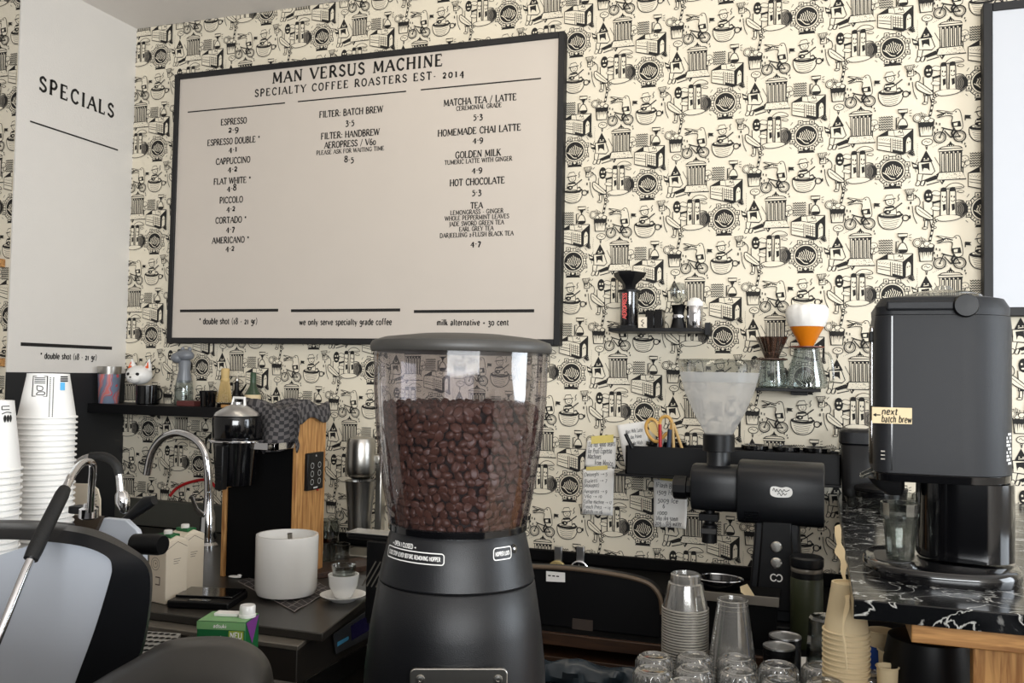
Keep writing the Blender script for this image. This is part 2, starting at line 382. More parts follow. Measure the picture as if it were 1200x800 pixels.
g('f', 4, 'C 4,9.6 2.6,10 1.8,8.4 1.8,0', 'k .2,6.2 3.6,6.2'); g('g', 5.6, 'C 4.8,5.8 2.4,6.6 .8,4.4 2.4,2.2 4.6,3.6 4.8,6', 'C 4.8,6 4.8,-1.6 2.6,-2.8 .6,-2')
g('h', 6, 'K 1,0 1,10', 'C 1,5 3.2,6.6 4.8,5.4 5,0'); g('i', 2.6, 'K 1.3,0 1.3,6.4', 'K 1.3,8.4 1.3,9.6'); g('k', 5.6, 'K 1,0 1,10', 'k 1,2.6 4.6,6.4', 'K 2.2,4 5.2,0')
g('j', 2.8, 'C 1.6,6.4 1.6,-1.6 0,-2.6', 'K 1.6,8.4 1.6,9.6'); g('l', 2.6, 'K 1.3,0 1.3,10'); g('m', 8.6, 'K 1,0 1,6.4', 'C 1,5 2.8,6.6 4,5.4 4.3,0', 'C 4.3,5 6.2,6.6 7.4,5.4 7.7,0')
g('n', 6, 'K 1,0 1,6.4', 'C 1,5 3.2,6.6 4.8,5.4 5,0'); g('o', 6, 'C 3,6.6 1.1,5.6 .6,3.3 1.1,1 3,0 4.9,1 5.4,3.3 4.9,5.6 3,6.6')
g('p', 6, 'K 1,-3 1,6.4', 'C 1,5 3,6.6 5.2,5.2 5.2,1.4 3,0 1,1.2'); g('r', 4.2, 'K 1,0 1,6.4', 'C 1,4.6 2.4,6.4 4,6'); g('s', 4.6, 'C 4,5.6 2.2,6.6 .9,5.2 2.4,3.4 3.9,1.6 2.4,0 .6,1')
g('t', 3.8, 'C 1.7,8.6 1.7,1 3.6,.4', 'k .3,6.3 3.6,6.3'); g('u', 6, 'C 1,6.4 1.1,1 2.8,0 5,1.6', 'K 5,6.4 5,0'); g('v', 5.4, 'K .3,6.4 2.7,0', 'k 2.7,0 5.1,6.4')
g('w', 8, 'K .3,6.4 2.2,0', 'k 2.2,0 4,6.2', 'K 4,6.2 5.8,0', 'k 5.8,0 7.7,6.4'); g('x', 5.4, 'K .5,6.4 4.9,0', 'k .5,0 4.9,6.4'); g('y', 5.4, 'K .3,6.4 2.8,0', 'k 5.2,6.4 2,-3'); g('z', 5, 'k .5,6.3 4.5,6.3', 'K 4.5,6.3 .5,0', 'k .5,0 4.5,0')
g('"', 3, 'k 1,8 1,10', 'k 2,8 2,10'); g("'", 2, 'k 1,8 1,10')
_GC = {}
def glyph(ch):
    if ch in _GC: return _GC[ch]
    w, st = G.get(ch, G.get(ch.upper(), G[' '])); out = []
    for q in st:
        k, *pp = q.split(); pp = [tuple(float(t) for t in p.split(',')) for p in pp]
        if k == 's': x, y = pp[0]; out.append(('s', [(x-1.3, y), (x+1.3, y)]))
        elif k in 'Cc': out.append((k, [tuple(v) for v in smoothpath([Vector((*p, 0)) for p in pp], 4)]))
        else: out.append((k, pp))
    _GC[ch] = (w, out); return _GC[ch]
def write(mb, text, fn, cap, width=None, gap=1.1, thick=2.25, thin=1.3, serif=True, slant=0, jit=0):
    """letters centred on (0,0) baseline; cap is the capital height in metres, width squeezes the line"""
    rnd = random.Random(sum(map(ord, text)))
    tot = sum(glyph(c)[0]+gap for c in text)-gap; u = cap/10; ux = width/tot if width else u
    x = -tot/2
    for c in text:
        w, st = glyph(c); dy = rnd.uniform(-jit, jit)
        for k, pts in st:
            if k == 's' and not serif: continue
            lw = {'K': thick, 'C': (thick+thin)/2+.1, 'k': thin, 'c': thin, 's': thin*.8}[k]
            mb.ribbon2([((x+px+slant*py)*ux, (py+dy)*u) for px, py, *_ in pts], lw*(ux+u)/2, fn)
        x += w+gap

# ------------------------------------------------------------------ the wallpaper's drawing, one repeat in drawing units (y down)
class Art:
    def __init__(s): s.e = []
    def fill(s, pts, m=1): s.e.append(('f', pts, 0, m))
    def line(s, pts, w=5, m=1, closed=False): s.e.append(('c' if closed else 'l', pts, w, m))
    def shape(s, pts, w=5, m=0, ink=1): s.fill(pts, m); s.line(pts, w, ink, True)
def ell(cx, cy, rx, ry=None, n=20, a0=0, a1=360):
    ry = rx if ry is None else ry; full = abs(a1-a0) >= 360
    k = n if full else n+1
    return [(cx+rx*math.cos(math.radians(a0+(a1-a0)*i/n)), cy+ry*math.sin(math.radians(a0+(a1-a0)*i/n))) for i in range(k)]
def cr(pts, n=4, closed=False): return [(v[0], v[1]) for v in smoothpath([Vector((*p, 0)) for p in pts], n, closed)]
def off(pts, dx, dy): return [(x+dx, y+dy) for x, y in pts]
def draw_repeat():
    A = Art(); rnd = random.Random(3)
    # ferris wheel with a dark disc
    A.line(ell(0, 0, 116, n=36), 5, closed=True); A.line(ell(0, 0, 92, n=32), 4, closed=True)
    for i in range(16):
        a = math.radians(i*22.5); A.line([(92*math.cos(a), 92*math.sin(a)), (116*math.cos(a), 116*math.sin(a))], 4)
    A.fill([(-42, 100), (42, 100), (66, 140), (-66, 140)])
    for i in range(8):
        a = math.radians(i*45+22); x, y = 114*math.cos(a), 114*math.sin(a)
        A.shape([(x-17, y-20), (x+17, y-20), (x+20, y+16), (x-20, y+16)], 4); A.fill(ell(x, y-4, 7, n=8)); A.line([(x-18, y+6), (x+18, y+6)], 3)
    A.fill(ell(0, 0, 80, n=32))
    for i in range(7):
        x = -48+i*16; A.line(cr([(x, -52+abs(i-3)*10), (x+8, -20), (x-4, 8), (x+10, 40-abs(i-3)*6)]), 4, 0)
    A.line(cr([(-70, 10), (-40, 30), (-10, 58), (20, 62)]), 5, 0); A.line(cr([(30, 50), (58, 20), (66, -10)]), 5, 0)
    A.shape(ell(0, 104, 14, n=12), 4)
    for k in (-1, 1): A.line([(k*-120, -92), (k*-104, -116)], 3); A.line([(k*112, 100), (k*128, 84)], 3)
    # sleeper with a pointed hat on a bench
    x, y = 238, -10
    A.line(off(cr([(-60, -70), (-78, -20), (-70, 30)]), x, y), 3); A.line(off(cr([(60, -80), (96, -10), (120, 30)]), x, y), 3)
    A.shape(off([(-56, -46), (36, -46), (62, 30), (40, 52), (-52, 44)], x, y), 5)
    A.fill(off([(-34, -30), (22, -38), (26, 26), (10, 6), (-14, 0), (-26, 30)], x, y)); A.fill(off(ell(-6, 14, 16, 12, 10), x, y), 0)
    A.fill(off([(0, -136), (46, -48), (-44, -44)], x, y))
    for k in (-12, 14): A.fill(off(ell(k, -72, 5, n=8), x, y), 0)
    A.line(off([(-18, -58), (20, -62)], x, y), 4, 0)
    A.fill(off([(-104, -56), (-52, -24), (-48, 14), (-92, -2)], x, y)); A.fill(off([(-96, -36), (-62, -22), (-66, -14), (-88, -14)], x, y), 0)
    A.shape(off([(-60, 44), (-22, 46), (-34, 104), (-62, 104)], x, y), 4)
    for k in (0, 34): A.shape(off(cr([(-74+k, 130), (-58+k, 96), (-40+k, 108), (-52+k, 136)], 3, True), x, y), 4)
    A.fill(off([(-14, 92), (66, 60), (80, 72), (76, 92), (6, 112)], x, y)); A.line(off([(4, 134), (92, 112)], x, y), 6); A.line(off([(-6, 100), (-18, 138)], x, y), 6)
    A.fill(off([(70, 56), (96, 36), (132, 104), (112, 136)], x, y)); A.line(off([(84, 62), (112, 116)], x, y), 4, 0)
    A.shape(off(ell(8, -200, 38, 26, 16), x, y), 4); A.line(off(cr([(-14, -200), (0, -210), (12, -196), (28, -204)]), x, y), 3)
    for i in range(3): A.line(off(ell(4, -166+i*10, 7-i*2, n=8), x, y), 3, closed=True)
    for i in range(9): A.fill(off(ell(-62+2*math.sin(i), -190+i*14, 2.6, n=6), x, y)); A.fill(off(ell(50+i*12, -160-i*6, 2.6, n=6), x, y))
    # round temple and tree
    x, y = 408, -56
    A.line(off([(86, 150), (86, 20)], x, y), 6)
    for q in ((98, -6, 28), (92, 34, 24), (116, 22, 20)): A.shape(off(ell(q[0], q[1], q[2], n=14), x, y), 3)
    A.line(off([(86, 60), (104, 10)], x, y), 4); A.line(off([(86, 70), (70, 30)], x, y), 4)
    for i in range(7): A.fill(off(ell(92+rnd.uniform(-18, 26), 14+rnd.uniform(-28, 28), 3.5, n=6), x, y))
    A.shape(off([(-74, -88), (78, -88), (74, 96), (-70, 96)], x, y), 4)
    A.shape(off(cr([(-84, -84), (-60, -106), (0, -112), (64, -106), (84, -84)]), x, y), 5); A.shape(off([(-84, -92), (84, -92), (84, -74), (-84, -74)], x, y), 4)
    A.fill(off([(0, -152), (10, -132), (44, -108), (-44, -108), (-10, -132)], x, y))
    for i in range(5): A.fill(off(ell(-30+15*i, -116, 4, n=6), x, y), 0)
    for i in range(5):
        xx = -60+i*29; A.shape(off([(xx, -60), (xx+18, -60), (xx+18, 84), (xx, 84)], x, y), 4); A.fill(off([(xx-4, -70), (xx+22, -70), (xx+14, -54), (xx+4, -54)], x, y))
        A.line(off([(xx+13, -50), (xx+13, 80)], x, y), 3, 2)
    A.shape(off([(-80, 88), (80, 88), (108, 146), (-94, 146)], x, y), 4)
    for i in range(34): A.fill(off(ell(rnd.uniform(-74, 84), rnd.uniform(98, 140), 2.6, n=5), x, y))
    for i, q in enumerate(((78, -128), (98, -116), (104, -96))): A.line(off([q, (q[0]+2, q[1]-14)], x, y), 6)
    # musician in a hat sitting in a cup
    x, y = -15, 350
    A.shape(off(cr([(-90, -4), (-84, 52), (-52, 96), (4, 108), (58, 92), (86, 48), (90, -4)], 4), x, y), 5)
    for k in range(5): A.line(off(cr([(-74+k*6, 18+k*17), (-20, 30+k*17), (30, 22+k*17), (74-k*8, 14+k*17)]), x, y), 3, 2)
    A.line(off(ell(108, 22, 24, 22, 14), x, y), 6, closed=True)
    A.fill(off(ell(0, -4, 90, 26, 24), x, y)); A.fill(off(ell(2, -12, 72, 14, 18), x, y), 0)
    A.shape(off([(-52, -6), (-44, -58), (0, -70), (40, -54), (44, -4)], x, y), 4); A.fill(off([(-40, -70), (24, -78), (30, -62), (-34, -54)], x, y))
    A.shape(off(cr([(-36, -112), (-20, -134), (14, -132), (28, -108), (14, -84), (-18, -82)], 3, True), x, y), 4)
    A.shape(off([(-46, -124), (-30, -158), (12, -164), (30, -132)], x, y), 4); A.line(off([(-52, -120), (38, -134)], x, y), 5)
    for k in (-14, 8): A.fill(off(ell(k, -110, 4, n=7), x, y))
    A.line(off([(-12, -96), (2, -94), (10, -98)], x, y), 3); A.line(off([(-40, -26), (20, -46), (84, -96)], x, y), 7); A.fill(off(ell(-22, -28, 26, 18, 14), x, y)); A.fill(off(ell(-18, -28, 9, 6, 8), x, y), 0)
    A.line(off(cr([(52, -112), (62, -130), (54, -146), (66, -166)]), x, y), 4); A.line(off(cr([(44, -20), (64, -30), (76, -10)]), x, y), 6)
    # pouring mug, masked figure with a board
    x, y = 200, 300
    A.shape(off([(-98, -110), (-52, -114), (-50, -66), (-94, -64)], x, y), 4); A.line(off(ell(-44, -90, 14, 14, 10, -90, 90), x, y), 4)
    for k in range(3): A.line(off([(-66+k*16, -128), (-62+k*22, -146)], x, y), 3)
    A.fill(off(ell(-70, -44, 6, 13, 8), x, y)); A.fill(off(ell(-84, -4, 6, 14, 8), x, y)); A.fill(off(ell(-76, 66, 7, 16, 8), x, y))
    A.line(off(cr([(-46, -100), (-12, -76), (-6, -30), (-40, 10)]), x, y), 4); A.line(off(cr([(-60, -20), (-50, 60), (-26, 120)]), x, y), 4)
    A.shape(off([(18, -50), (84, -46), (88, 96), (24, 100)], x, y), 4); A.fill(off([(30, 60), (84, 56), (84, 96), (30, 98)], x, y))
    A.fill(off(ell(54, -90, 32, 52, 20), x, y)); A.fill(off(ell(44, -100, 7, 9, 8), x, y), 0); A.fill(off(ell(66, -100, 7, 9, 8), x, y), 0); A.fill(off(ell(54, -66, 14, 7, 10), x, y), 0)
    A.shape(off(cr([(-36, 0), (-20, -18), (40, 30), (84, 74), (80, 92), (40, 84), (-22, 44)], 3, True), x, y), 5); A.line(off(cr([(-20, 6), (26, 46), (70, 80)]), x, y), 3)
    A.shape(off([(30, 100), (50, 100), (48, 150), (26, 150)], x, y), 4); A.shape(off([(64, 98), (86, 96), (96, 148), (74, 150)], x, y), 4); A.shape(off(ell(30, 156, 18, 9, 10), x, y), 4); A.shape(off(ell(92, 154, 18, 9, 10), x, y), 4)
    # two smiling fingers with a drum, clouds and parasol
    x, y = 376, 270
    for q in ((-66, -76, 34, 24), (-70, 40, 34, 22), (96, -10, 26, 12), (102, -84, 22, 11)): A.shape(off(cr([(q[0]-q[2], q[1]), (q[0]-q[2]*.3, q[1]-q[3]), (q[0]+q[2], q[1]-q[3]*.2), (q[0]+q[2]*.4, q[1]+q[3]*.7)], 4, True), x, y), 3)
    A.line(off([(60, -130), (62, -60)], x, y), 4); A.shape(off(cr([(0, -112), (24, -142), (64, -152), (106, -140), (122, -116), (60, -108)], 4, True), x, y), 4); A.line(off([(10, -116), (112, -122)], x, y), 3)
    A.shape(off(ell(84, 50, 64, 70, 22), x, y), 4); A.fill(off(ell(96, 50, 50, 62, 20), x, y), 2); A.fill(off([(110, -6), (146, 20), (148, 70), (112, 104), (126, 50)], x, y))
    for k in range(5): A.line(off(ell(70, 50, 20+12*k, 30+9*k, 10, -60, 60), x, y), 4)
    A.shape(off(cr([(-80, 112), (-20, 90), (60, 92), (104, 110), (60, 132), (-30, 138)], 3, True), x, y), 4)
    for k in (0, 62):
        A.shape(off([(-36+k, -90), (4+k, -90), (8+k, 92), (-40+k, 92)], x, y), 4); A.fill(off(cr([(-38+k, -88), (-34+k, -114), (-16+k, -122), (2+k, -114), (6+k, -88)], 3), x, y))
        A.fill(off(ell(-24+k, -50, 5, 9, 8), x, y)); A.fill(off(ell(-6+k, -46, 5, 9, 8), x, y)); A.line(off(cr([(-28+k, -20), (-14+k, -10), (0+k, -22)]), x, y), 4)
        A.fill(off([(-24+k, 10), (-2+k, 6), (0+k, 50), (-20+k, 62)], x, y)); A.line(off([(2+k, -80), (4+k, 84)], x, y), 4, 2)
    A.fill(off([(-96, -14), (-40, -26), (-40, -10), (-90, 2)], x, y))
    # striped straw down to the iced drink
    sx = cr([(322, 396), (290, 420), (282, 470), (264, 560)], 5)
    A.line(sx, 15); A.line(sx, 8, 0)
    for i in range(0, len(sx)-1, 2): A.line([sx[i], sx[i+1]], 11)
    x, y = 238, 640
    A.shape(off([(-56, -50), (56, -50), (42, 72), (-42, 72)], x, y), 5); A.fill(off([(-54, -36), (54, -36), (50, 4), (-48, 4)], x, y))
    for k in range(7): A.fill(off([(-44+k*14, 0), (-34+k*14, 0), (-36+k*13, 20+rnd.uniform(10, 44)), (-40+k*13, 20)], x, y), 1 if k % 2 else 2)
    for q in ((-26, -50, 20), (6, -62, 24), (34, -46, 20)): A.shape(off(ell(q[0], q[1], q[2], q[2]*.8, 12), x, y), 4)
    A.shape(off(ell(-62, -72, 30, 32, 16), x, y), 4); A.line(off(ell(-62, -72, 20, 22, 12), x, y), 3, closed=True)
    for k in range(4): A.shape(off([(-34+k*6, -78), (-50+k*14, -118+abs(k-1)*8), (-24+k*8, -92)], x, y), 3)
    # crocodile on a bicycle
    x, y = 405, 662
    A.shape(off(cr([(-96, -142), (-40, -134), (16, -122), (40, -140), (66, -130), (82, -60), (84, 10), (40, 20), (10, -30), (16, -88), (-30, -96), (-92, -84), (-40, -112)], 3, True), x, y), 4)
    A.line(off([(-92, -100), (-30, -122), (18, -106)], x, y), 7); A.fill(off(ell(40, -122, 6, n=8), x, y))
    for k in range(6): A.line(off([(-80+k*15, -112-k*1.5), (-74+k*15, -100-k)], x, y), 3)
    A.fill(off([(8, -44), (70, -50), (78, -6), (14, -4)], x, y)); A.fill(off([(24, -34), (52, -38), (50, -14), (26, -14)], x, y), 0)
    for k in (-72, 66): A.line(off(ell(k, 68, 42, n=22), x, y), 6, closed=True); A.line(off(ell(k, 68, 30, n=16), x, y), 3, 2, True); A.fill(off(ell(k, 68, 8, n=8), x, y))
    A.line(off([(-72, 68), (-44, 0), (40, 24), (66, 68), (4, 72), (-40, 18)], x, y), 6); A.line(off([(4, 72), (40, 24)], x, y), 5); A.line(off([(-60, -8), (-34, 2)], x, y), 6); A.line(off([(30, 0), (10, 40), (20, 74)], x, y), 10)
    for q in ((-110, -20), (-96, -50), (-88, 0), (-72, -44), (-108, 20)): A.line(off([q, (q[0], q[1]+18)], x, y), 6)
    A.line(off([(104, -92), (104, -50)], x, y), 4); A.fill(off([(104, -92), (146, -88), (136, -76), (146, -62), (104, -66)], x, y))
    # waves, siphon, block house
    for k in range(6):
        A.line(cr([(-98+i*9, 545+k*19+(5 if i % 2 else -5)) for i in range(12)], 2), 4)
    x, y = 70, 560
    A.shape(off([(-32, -66), (38, -66), (34, -40), (-28, -40)], x, y), 5); A.fill(off([(-18, -40), (24, -40), (8, -12), (-4, -12)], x, y)); A.line(off([(2, -14), (2, 20)], x, y), 8)
    A.shape(off(cr([(-12, 10), (16, 10), (36, 56), (24, 80), (-22, 80), (-34, 56)], 3, True), x, y), 5); A.fill(off(cr([(-32, 58), (34, 58), (22, 80), (-20, 80)], 2), x, y)); A.line(off([(-44, 84), (-44, -4), (-24, -6)], x, y), 6)
    for k in range(3): A.line(off([(48, -50+k*16), (66, -58+k*24)], x, y), 3)
    x, y = 14, 735
    A.shape(off([(-124, -40), (-46, -84), (130, -84), (60, -20), (60, 108), (-124, 60)], x, y), 5); A.fill(off([(-124, -40), (-46, -84), (-46, -46)], x, y))
    A.shape(off([(-124, -40), (-46, -44), (60, -20), (60, 108), (-124, 60)], x, y), 4); A.shape(off([(-8, -84), (52, -88), (66, -40), (0, -36)], x, y), 3)
    A.fill(off([(60, -24), (134, -86), (134, 74), (60, 112)], x, y)); A.shape(off(cr([(80, 100), (80, 10), (98, -24), (118, 0), (118, 80)], 3), x, y), 4)
    A.fill(off([(-16, 66), (60, 88), (60, 110), (-16, 88)], x, y))
    for k in range(4): A.line(off([(-14+k*18, -20+k*4), (-14+k*18, 66+k*5)], x, y), 3); A.line(off([(-16, -6+k*18), (56, 10+k*18)], x, y), 3)
    A.line(off([(-118, 6), (-28, 24)], x, y), 4); A.line(off([(-118, 26), (-28, 46)], x, y), 4); A.line(off([(-28, -24), (-28, 84)], x, y), 4)
    for k in range(14): A.fill(off(ell(-112+k*6.2, -22+k*1.2+7*math.sin(k*2.2), 3, n=5), x, y))
    for k in range(4): A.fill(off([(96+k*8, 102+k*6), (132+k*3, 74+k*13), (138+k*3, 82+k*13), (102+k*8, 110+k*6)], x, y))
    A.fill(off(ell(92, 20, 4, 7, 6), x, y)); A.fill(off(ell(108, 14, 4, 7, 6), x, y)); A.line(off(cr([(26, -60), (36, -76), (44, -58), (58, -70)]), x, y), 4)
    # shuttlecock and bits
    x, y = 120, 178
    A.shape(off([(-34, -24), (34, -30), (14, 24), (-10, 26)], x, y), 3); A.shape(off(ell(2, 32, 12, 9, 10), x, y), 3)
    for k in range(5): A.line(off([(-26+k*13, -26), (-6+k*4, 24)], x, y), 3)
    return A
REPEAT_W, REPEAT_H, UNIT = .257, .389, 1/2490.
ART = draw_repeat()
def paper_wall(x0, x1, z0, z1, ox, oz):
    """cream sheet with the repeated ink drawing laid on it"""
    tile = MB()
    for i, (k, pts, w, m) in enumerate(ART.e):
        d = .00025 + i*1.1e-5
        fn = lambda q, d=d: (q[0]*UNIT, -d, -q[1]*UNIT)
        tile.mi({0: 0, 1: 1, 2: 2}[m])
        if k == 'f': tile.fill2(pts, fn)
        else: tile.ribbon2(pts, w*1.25+.5, fn, k == 'c')
    def clean(f):
        return [f[i] for i in range(len(f)) if tile.v[f[i]] != tile.v[f[i-1]]]
    fs = [(clean(f), m) for f, m in zip(tile.f, tile.m)]
    rx = min(v[0] for v in tile.v), max(v[0] for v in tile.v); rz = min(v[2] for v in tile.v), max(v[2] for v in tile.v)
    big = MB(); c0 = int((x0-ox-rx[1])/REPEAT_W)-2; c1 = int((x1-ox-rx[0])/REPEAT_W)+2
    for c in range(c0, c1+1):
        X = ox+c*REPEAT_W
        if X+rx[1] < x0 or X+rx[0] > x1: continue
        zz = oz - (c % 3)*REPEAT_H/3
        k0 = int((z0-zz-rz[1])/REPEAT_H)-2; k1 = int((z1-zz-rz[0])/REPEAT_H)+2
        for k in range(k0, k1+1):
            Z = zz+k*REPEAT_H
            if Z+rz[1] < z0 or Z+rz[0] > z1: continue
            edge = X+rx[0] < x0 or X+rx[1] > x1 or Z+rz[0] < z0 or Z+rz[1] > z1
            vs = [(v[0]+X, v[1], v[2]+Z) for v in tile.v]
            if not edge:
                o = len(big.v); big.v += vs
                for f, m in fs:
                    big.f.append([o+i for i in f]); big.m.append(m)
                continue
            def clip(poly, ax, lim, sgn):
                out = []
                for i in range(len(poly)):
                    a, b = poly[i-1], poly[i]; da, db = sgn*(a[ax]-lim), sgn*(b[ax]-lim)
                    if (da < 0) != (db < 0):
                        t = da/(da-db); out.append(tuple(a[j]+(b[j]-a[j])*t for j in range(3)))
                    if db >= 0: out.append(b)
                return out
            for f, m in fs:
                poly = [vs[i] for i in f]
                for ax, lim, sgn in ((0, x0, 1), (0, x1, -1), (2, z0, 1), (2, z1, -1)):
                    if any(sgn*(p[ax]-lim) < 0 for p in poly): poly = clip(poly, ax, lim, sgn)
                    if len(poly) < 3: break
                if len(poly) >= 3:
                    o = len(big.v); big.v += poly; big.f.append(list(range(o, o+len(poly)))); big.m.append(m)
    return big

# ------------------------------------------------------------------ room shell
YB, XL, ZC, YE = 3.0, -2.739, 2.936, 2.425
XR = 2.6
OX, OZ = -.813, 2.678                                     # one wheel of the drawing
w = paper_wall(XL, XR, .898, ZC, OX, OZ)
for i, v in enumerate(w.v): w.v[i] = (v[0], YB+v[1], v[2])
w.mi(0).box2((XL-.02, YB, .897), (XR, YB+.1, ZC+.1)); w.mi(3).box2((XL-.02, YB, 0), (XR, YB+.1, .8965))
structure('wall_back', w, [PAPER, INK, INKG, MATTEB], smooth=0)
w = paper_wall(XL-.9, XL-.006, 0.0, ZC, OX+.13, OZ-.09)
for i, v in enumerate(w.v): w.v[i] = (v[0], YE+v[1], v[2])
w.mi(0).box2((XL-.9, YE, 0), (XL-.006, YE+.02, ZC+.1))
structure('wall_left_front', w, [PAPER, INK, INKG], smooth=0)
BLACKP = mat('black_wall_paint', (30, 31, 33), .55, vary=.05)
w = MB(); w.box2((XL-.1, YE-.0, 1.478), (XL, YB, ZC+.1)); w.mi(1).box2((XL-.1, YE, 0), (XL+.0005, YB, 1.478))
wall_left = structure('wall_left', w, [PLASTER, BLACKP], smooth=0)
structure('ceiling', MB().box2((-4, -2.5, ZC), (XR+.1, YB+.1, ZC+.1)), CEILM, smooth=0)
FLOORM = mat('wooden_floor', (150, 132, 112), .5, vary=.2, scale=6)
structure('floor', MB().box2((-4, -2.5, -.1), (XR+.1, YB+.1, 0)), FLOORM, smooth=0)
structure('wall_right', MB().box2((XR, -2.5, 0), (XR+.1, YB+.1, ZC)), PLASTER, smooth=0)
UPST = mat('grey_upstand', (74, 74, 68), .55)
structure('trim_back', MB().box2((-1.93, 2.975, .862), (.05, 2.999, .898)), MATTEB, bevel=.002)
structure('trim_sink', MB().box2((XL, 2.965, .862), (-1.95, 2.999, .967)), UPST, bevel=.003)
# added barrier below the camera's view, blocks window light from the lower wall
structure('added_light_blocker', MB().box2((-2.3, .28, 0), (1.1, .36, 1.305)), MATTEB, bevel=.003)
# painted words on the left wall
def on_left(y, z): return lambda q: (XL+.0012, y+q[0], z+q[1])
m = MB()
a, b = PX(46, 100, XL), PX(133, 129, XL)
write(m, 'SPECIALS', on_left((a[1]+b[1])/2, (a[2]+b[2])/2-.024), .052, (b[1]-a[1])*1.0, gap=3.2)
a, b = PX(35, 142, XL), PX(138, 176, XL); m.ribbon2([(a[1], a[2]), (b[1], a[2])], .006, lambda q: (XL+.0012, q[0], q[1]))
a, b = PX(24, 403, XL), PX(131, 408, XL); m.ribbon2([(a[1], a[2]), (b[1], a[2])], .013, lambda q: (XL+.0012, q[0], q[1]))
a, b = PX(47, 418, XL), PX(113, 419, XL); write(m, '* double shot (18 - 21 gr)', on_left((a[1]+b[1])/2, a[2]-.006), .022, b[1]-a[1])
put('lettering', m, INK, wall_left, smooth=0)

# ------------------------------------------------------------------ menu board
BY = 2.965                                                # face of the board
tl, br = P(210, 88, BY), P(651, 401, BY)
bx0, bx1, bz0, bz1 = P(205.5, 200, BY)[0]-.012, P(657, 200, BY)[0]+.008, P(300, 402.5, BY)[2], P(300, 77.3, BY)[2]
board = thing('menu_board', 'large white menu board in a black frame, lettered with coffee prices', 'menu board', ((bx0+bx1)/2, YB-.001, bz0))
ox, oz = (bx0+bx1)/2, bz0
def bl(x, z, d=0): return (x-ox, BY-d-YB+.001, z-oz)
put('panel', MB().box2(bl(bx0+.01, bz0+.01, -.008), bl(bx1-.01, bz1-.01, 0)), BOARDW, board)
m = MB(); t = .022
for q in (((bx0, bz0), (bx0+t, bz1)), ((bx1-t, bz0), (bx1, bz1)), ((bx0+t, bz0), (bx1-t, bz0+t)), ((bx0+t, bz1-t), (bx1-t, bz1))):
    m.box2(bl(*q[0], -.034), bl(*q[1], .008))
put('frame', m, FRAMEB, board, bevel=.002)
m = MB(); LY = BY-.0006
def bp(x, y): p = P(x, y, LY); return p[0], p[2]
def menu(text, cx, cy, hw, cap):
    x, z = bp(cx, cy); s = S(cx, cy, LY); k = abs(bp(cx+1, cy)[0]-x)
    write(m, text, lambda q: bl(x+q[0], z-cap*s/2+q[1], .0006), cap*s, hw*2*k)
def rule(x0, y0, x1, y1, w):
    a, b = bp(x0, y0), bp(x1, y1); z = (a[1]+b[1])/2
    m.ribbon2([(a[0], z), (b[0], z)], w, lambda q: bl(q[0], q[1], .0006))
def menug(text, cx, cy, hw, cap, gap):
    x, z = bp(cx, cy); s = S(cx, cy, LY); k = abs(bp(cx+1, cy)[0]-x)
    write(m, text, lambda q: bl(x+q[0], z-cap*s/2+q[1], .0006), cap*s, hw*2*k, gap=gap)
menug('MAN VERSUS MACHINE', 415.5, 81, 99, 13, 2.6)
menug('SPECIALTY COFFEE ROASTERS EST. 2014', 416, 97.5, 122, 8.6, 3.2)
for q in ((220, 131, 334, 121, .005), (349, 119, 476, 107, .005), (493, 105, 634, 92, .005), (211, 364, 326, 363.5, .011), (341, 363.5, 469, 363.5, .011), (485, 364, 626, 365, .011)): rule(*q)
for q in (('ESPRESSO', 274, 142, 15, 7), ('2.9', 273.5, 151, 6, 7), ('ESPRESSO DOUBLE *', 273.5, 165, 30.5, 7), ('4.1', 273, 174, 5, 7), ('CAPPUCCINO', 273, 188, 20, 7), ('4.2', 272.5, 197, 5.5, 7),
          ('FLAT WHITE *', 272, 211.5, 21.5, 7), ('4.8', 271.5, 219.5, 5.5, 7), ('PICCOLO', 271, 234, 13.5, 7), ('4.2', 270.5, 243.5, 5, 7), ('CORTADO *', 270.5, 257.5, 18, 7), ('4.7', 270, 267.5, 5, 7),
          ('AMERICANO *', 270, 281, 21.5, 7), ('4.2', 269.5, 290, 5, 7),
          ('FILTER: BATCH BREW', 411, 131, 37, 7.3), ('3.5', 410, 142.5, 5, 7), ('FILTER: HANDBREW', 410, 157, 34, 7.3), ('AEROPRESS / V60', 410, 168, 30, 7.3), ('PLEASE ASK FOR WAITING TIME', 410, 176.3, 39.5, 4.8), ('8.5', 409, 186, 5.5, 7),
          ('MATCHA TEA / LATTE', 562, 117, 42.5, 7.6), ('CEREMONIAL GRADE', 561, 125, 26.5, 5), ('5.3', 560, 135.5, 5.5, 7), ('HOMEMADE CHAI LATTE', 561, 152.5, 48.5, 7.6), ('4.9', 560, 163, 6, 7),
          ('GOLDEN MILK', 560, 180, 26.5, 7.6), ('TUMERIC LATTE WITH GINGER', 560, 188, 39.5, 5), ('4.9', 559, 198, 6, 7), ('HOT CHOCOLATE', 559, 212.5, 32, 7.6), ('5.3', 558.5, 224, 5.5, 7), ('TEA', 558.5, 240.5, 7, 7),
          ('LEMONGRASS - GINGER', 558.5, 248, 31, 5), ('WHOLE PEPPERMINT LEAVES', 558.5, 254.5, 37.5, 5), ('JADE SWORD GREEN TEA', 558, 261.3, 32, 5), ('EARL GREY TEA', 558, 267.8, 20, 5), ('DARJEELIING 2.FLUSH BLACK TEA', 558, 274.5, 43, 5), ('4.7', 557.5, 284.5, 6, 7),
          ('* double shot (18 - 21 gr)', 267, 376, 34, 7), ('we only serve specialty grade coffee', 404, 377, 54, 7), ('milk alternative + 30 cent', 553.5, 377.5, 42, 7)): menu(*q)
put('lettering', m, INK, board, smooth=0)
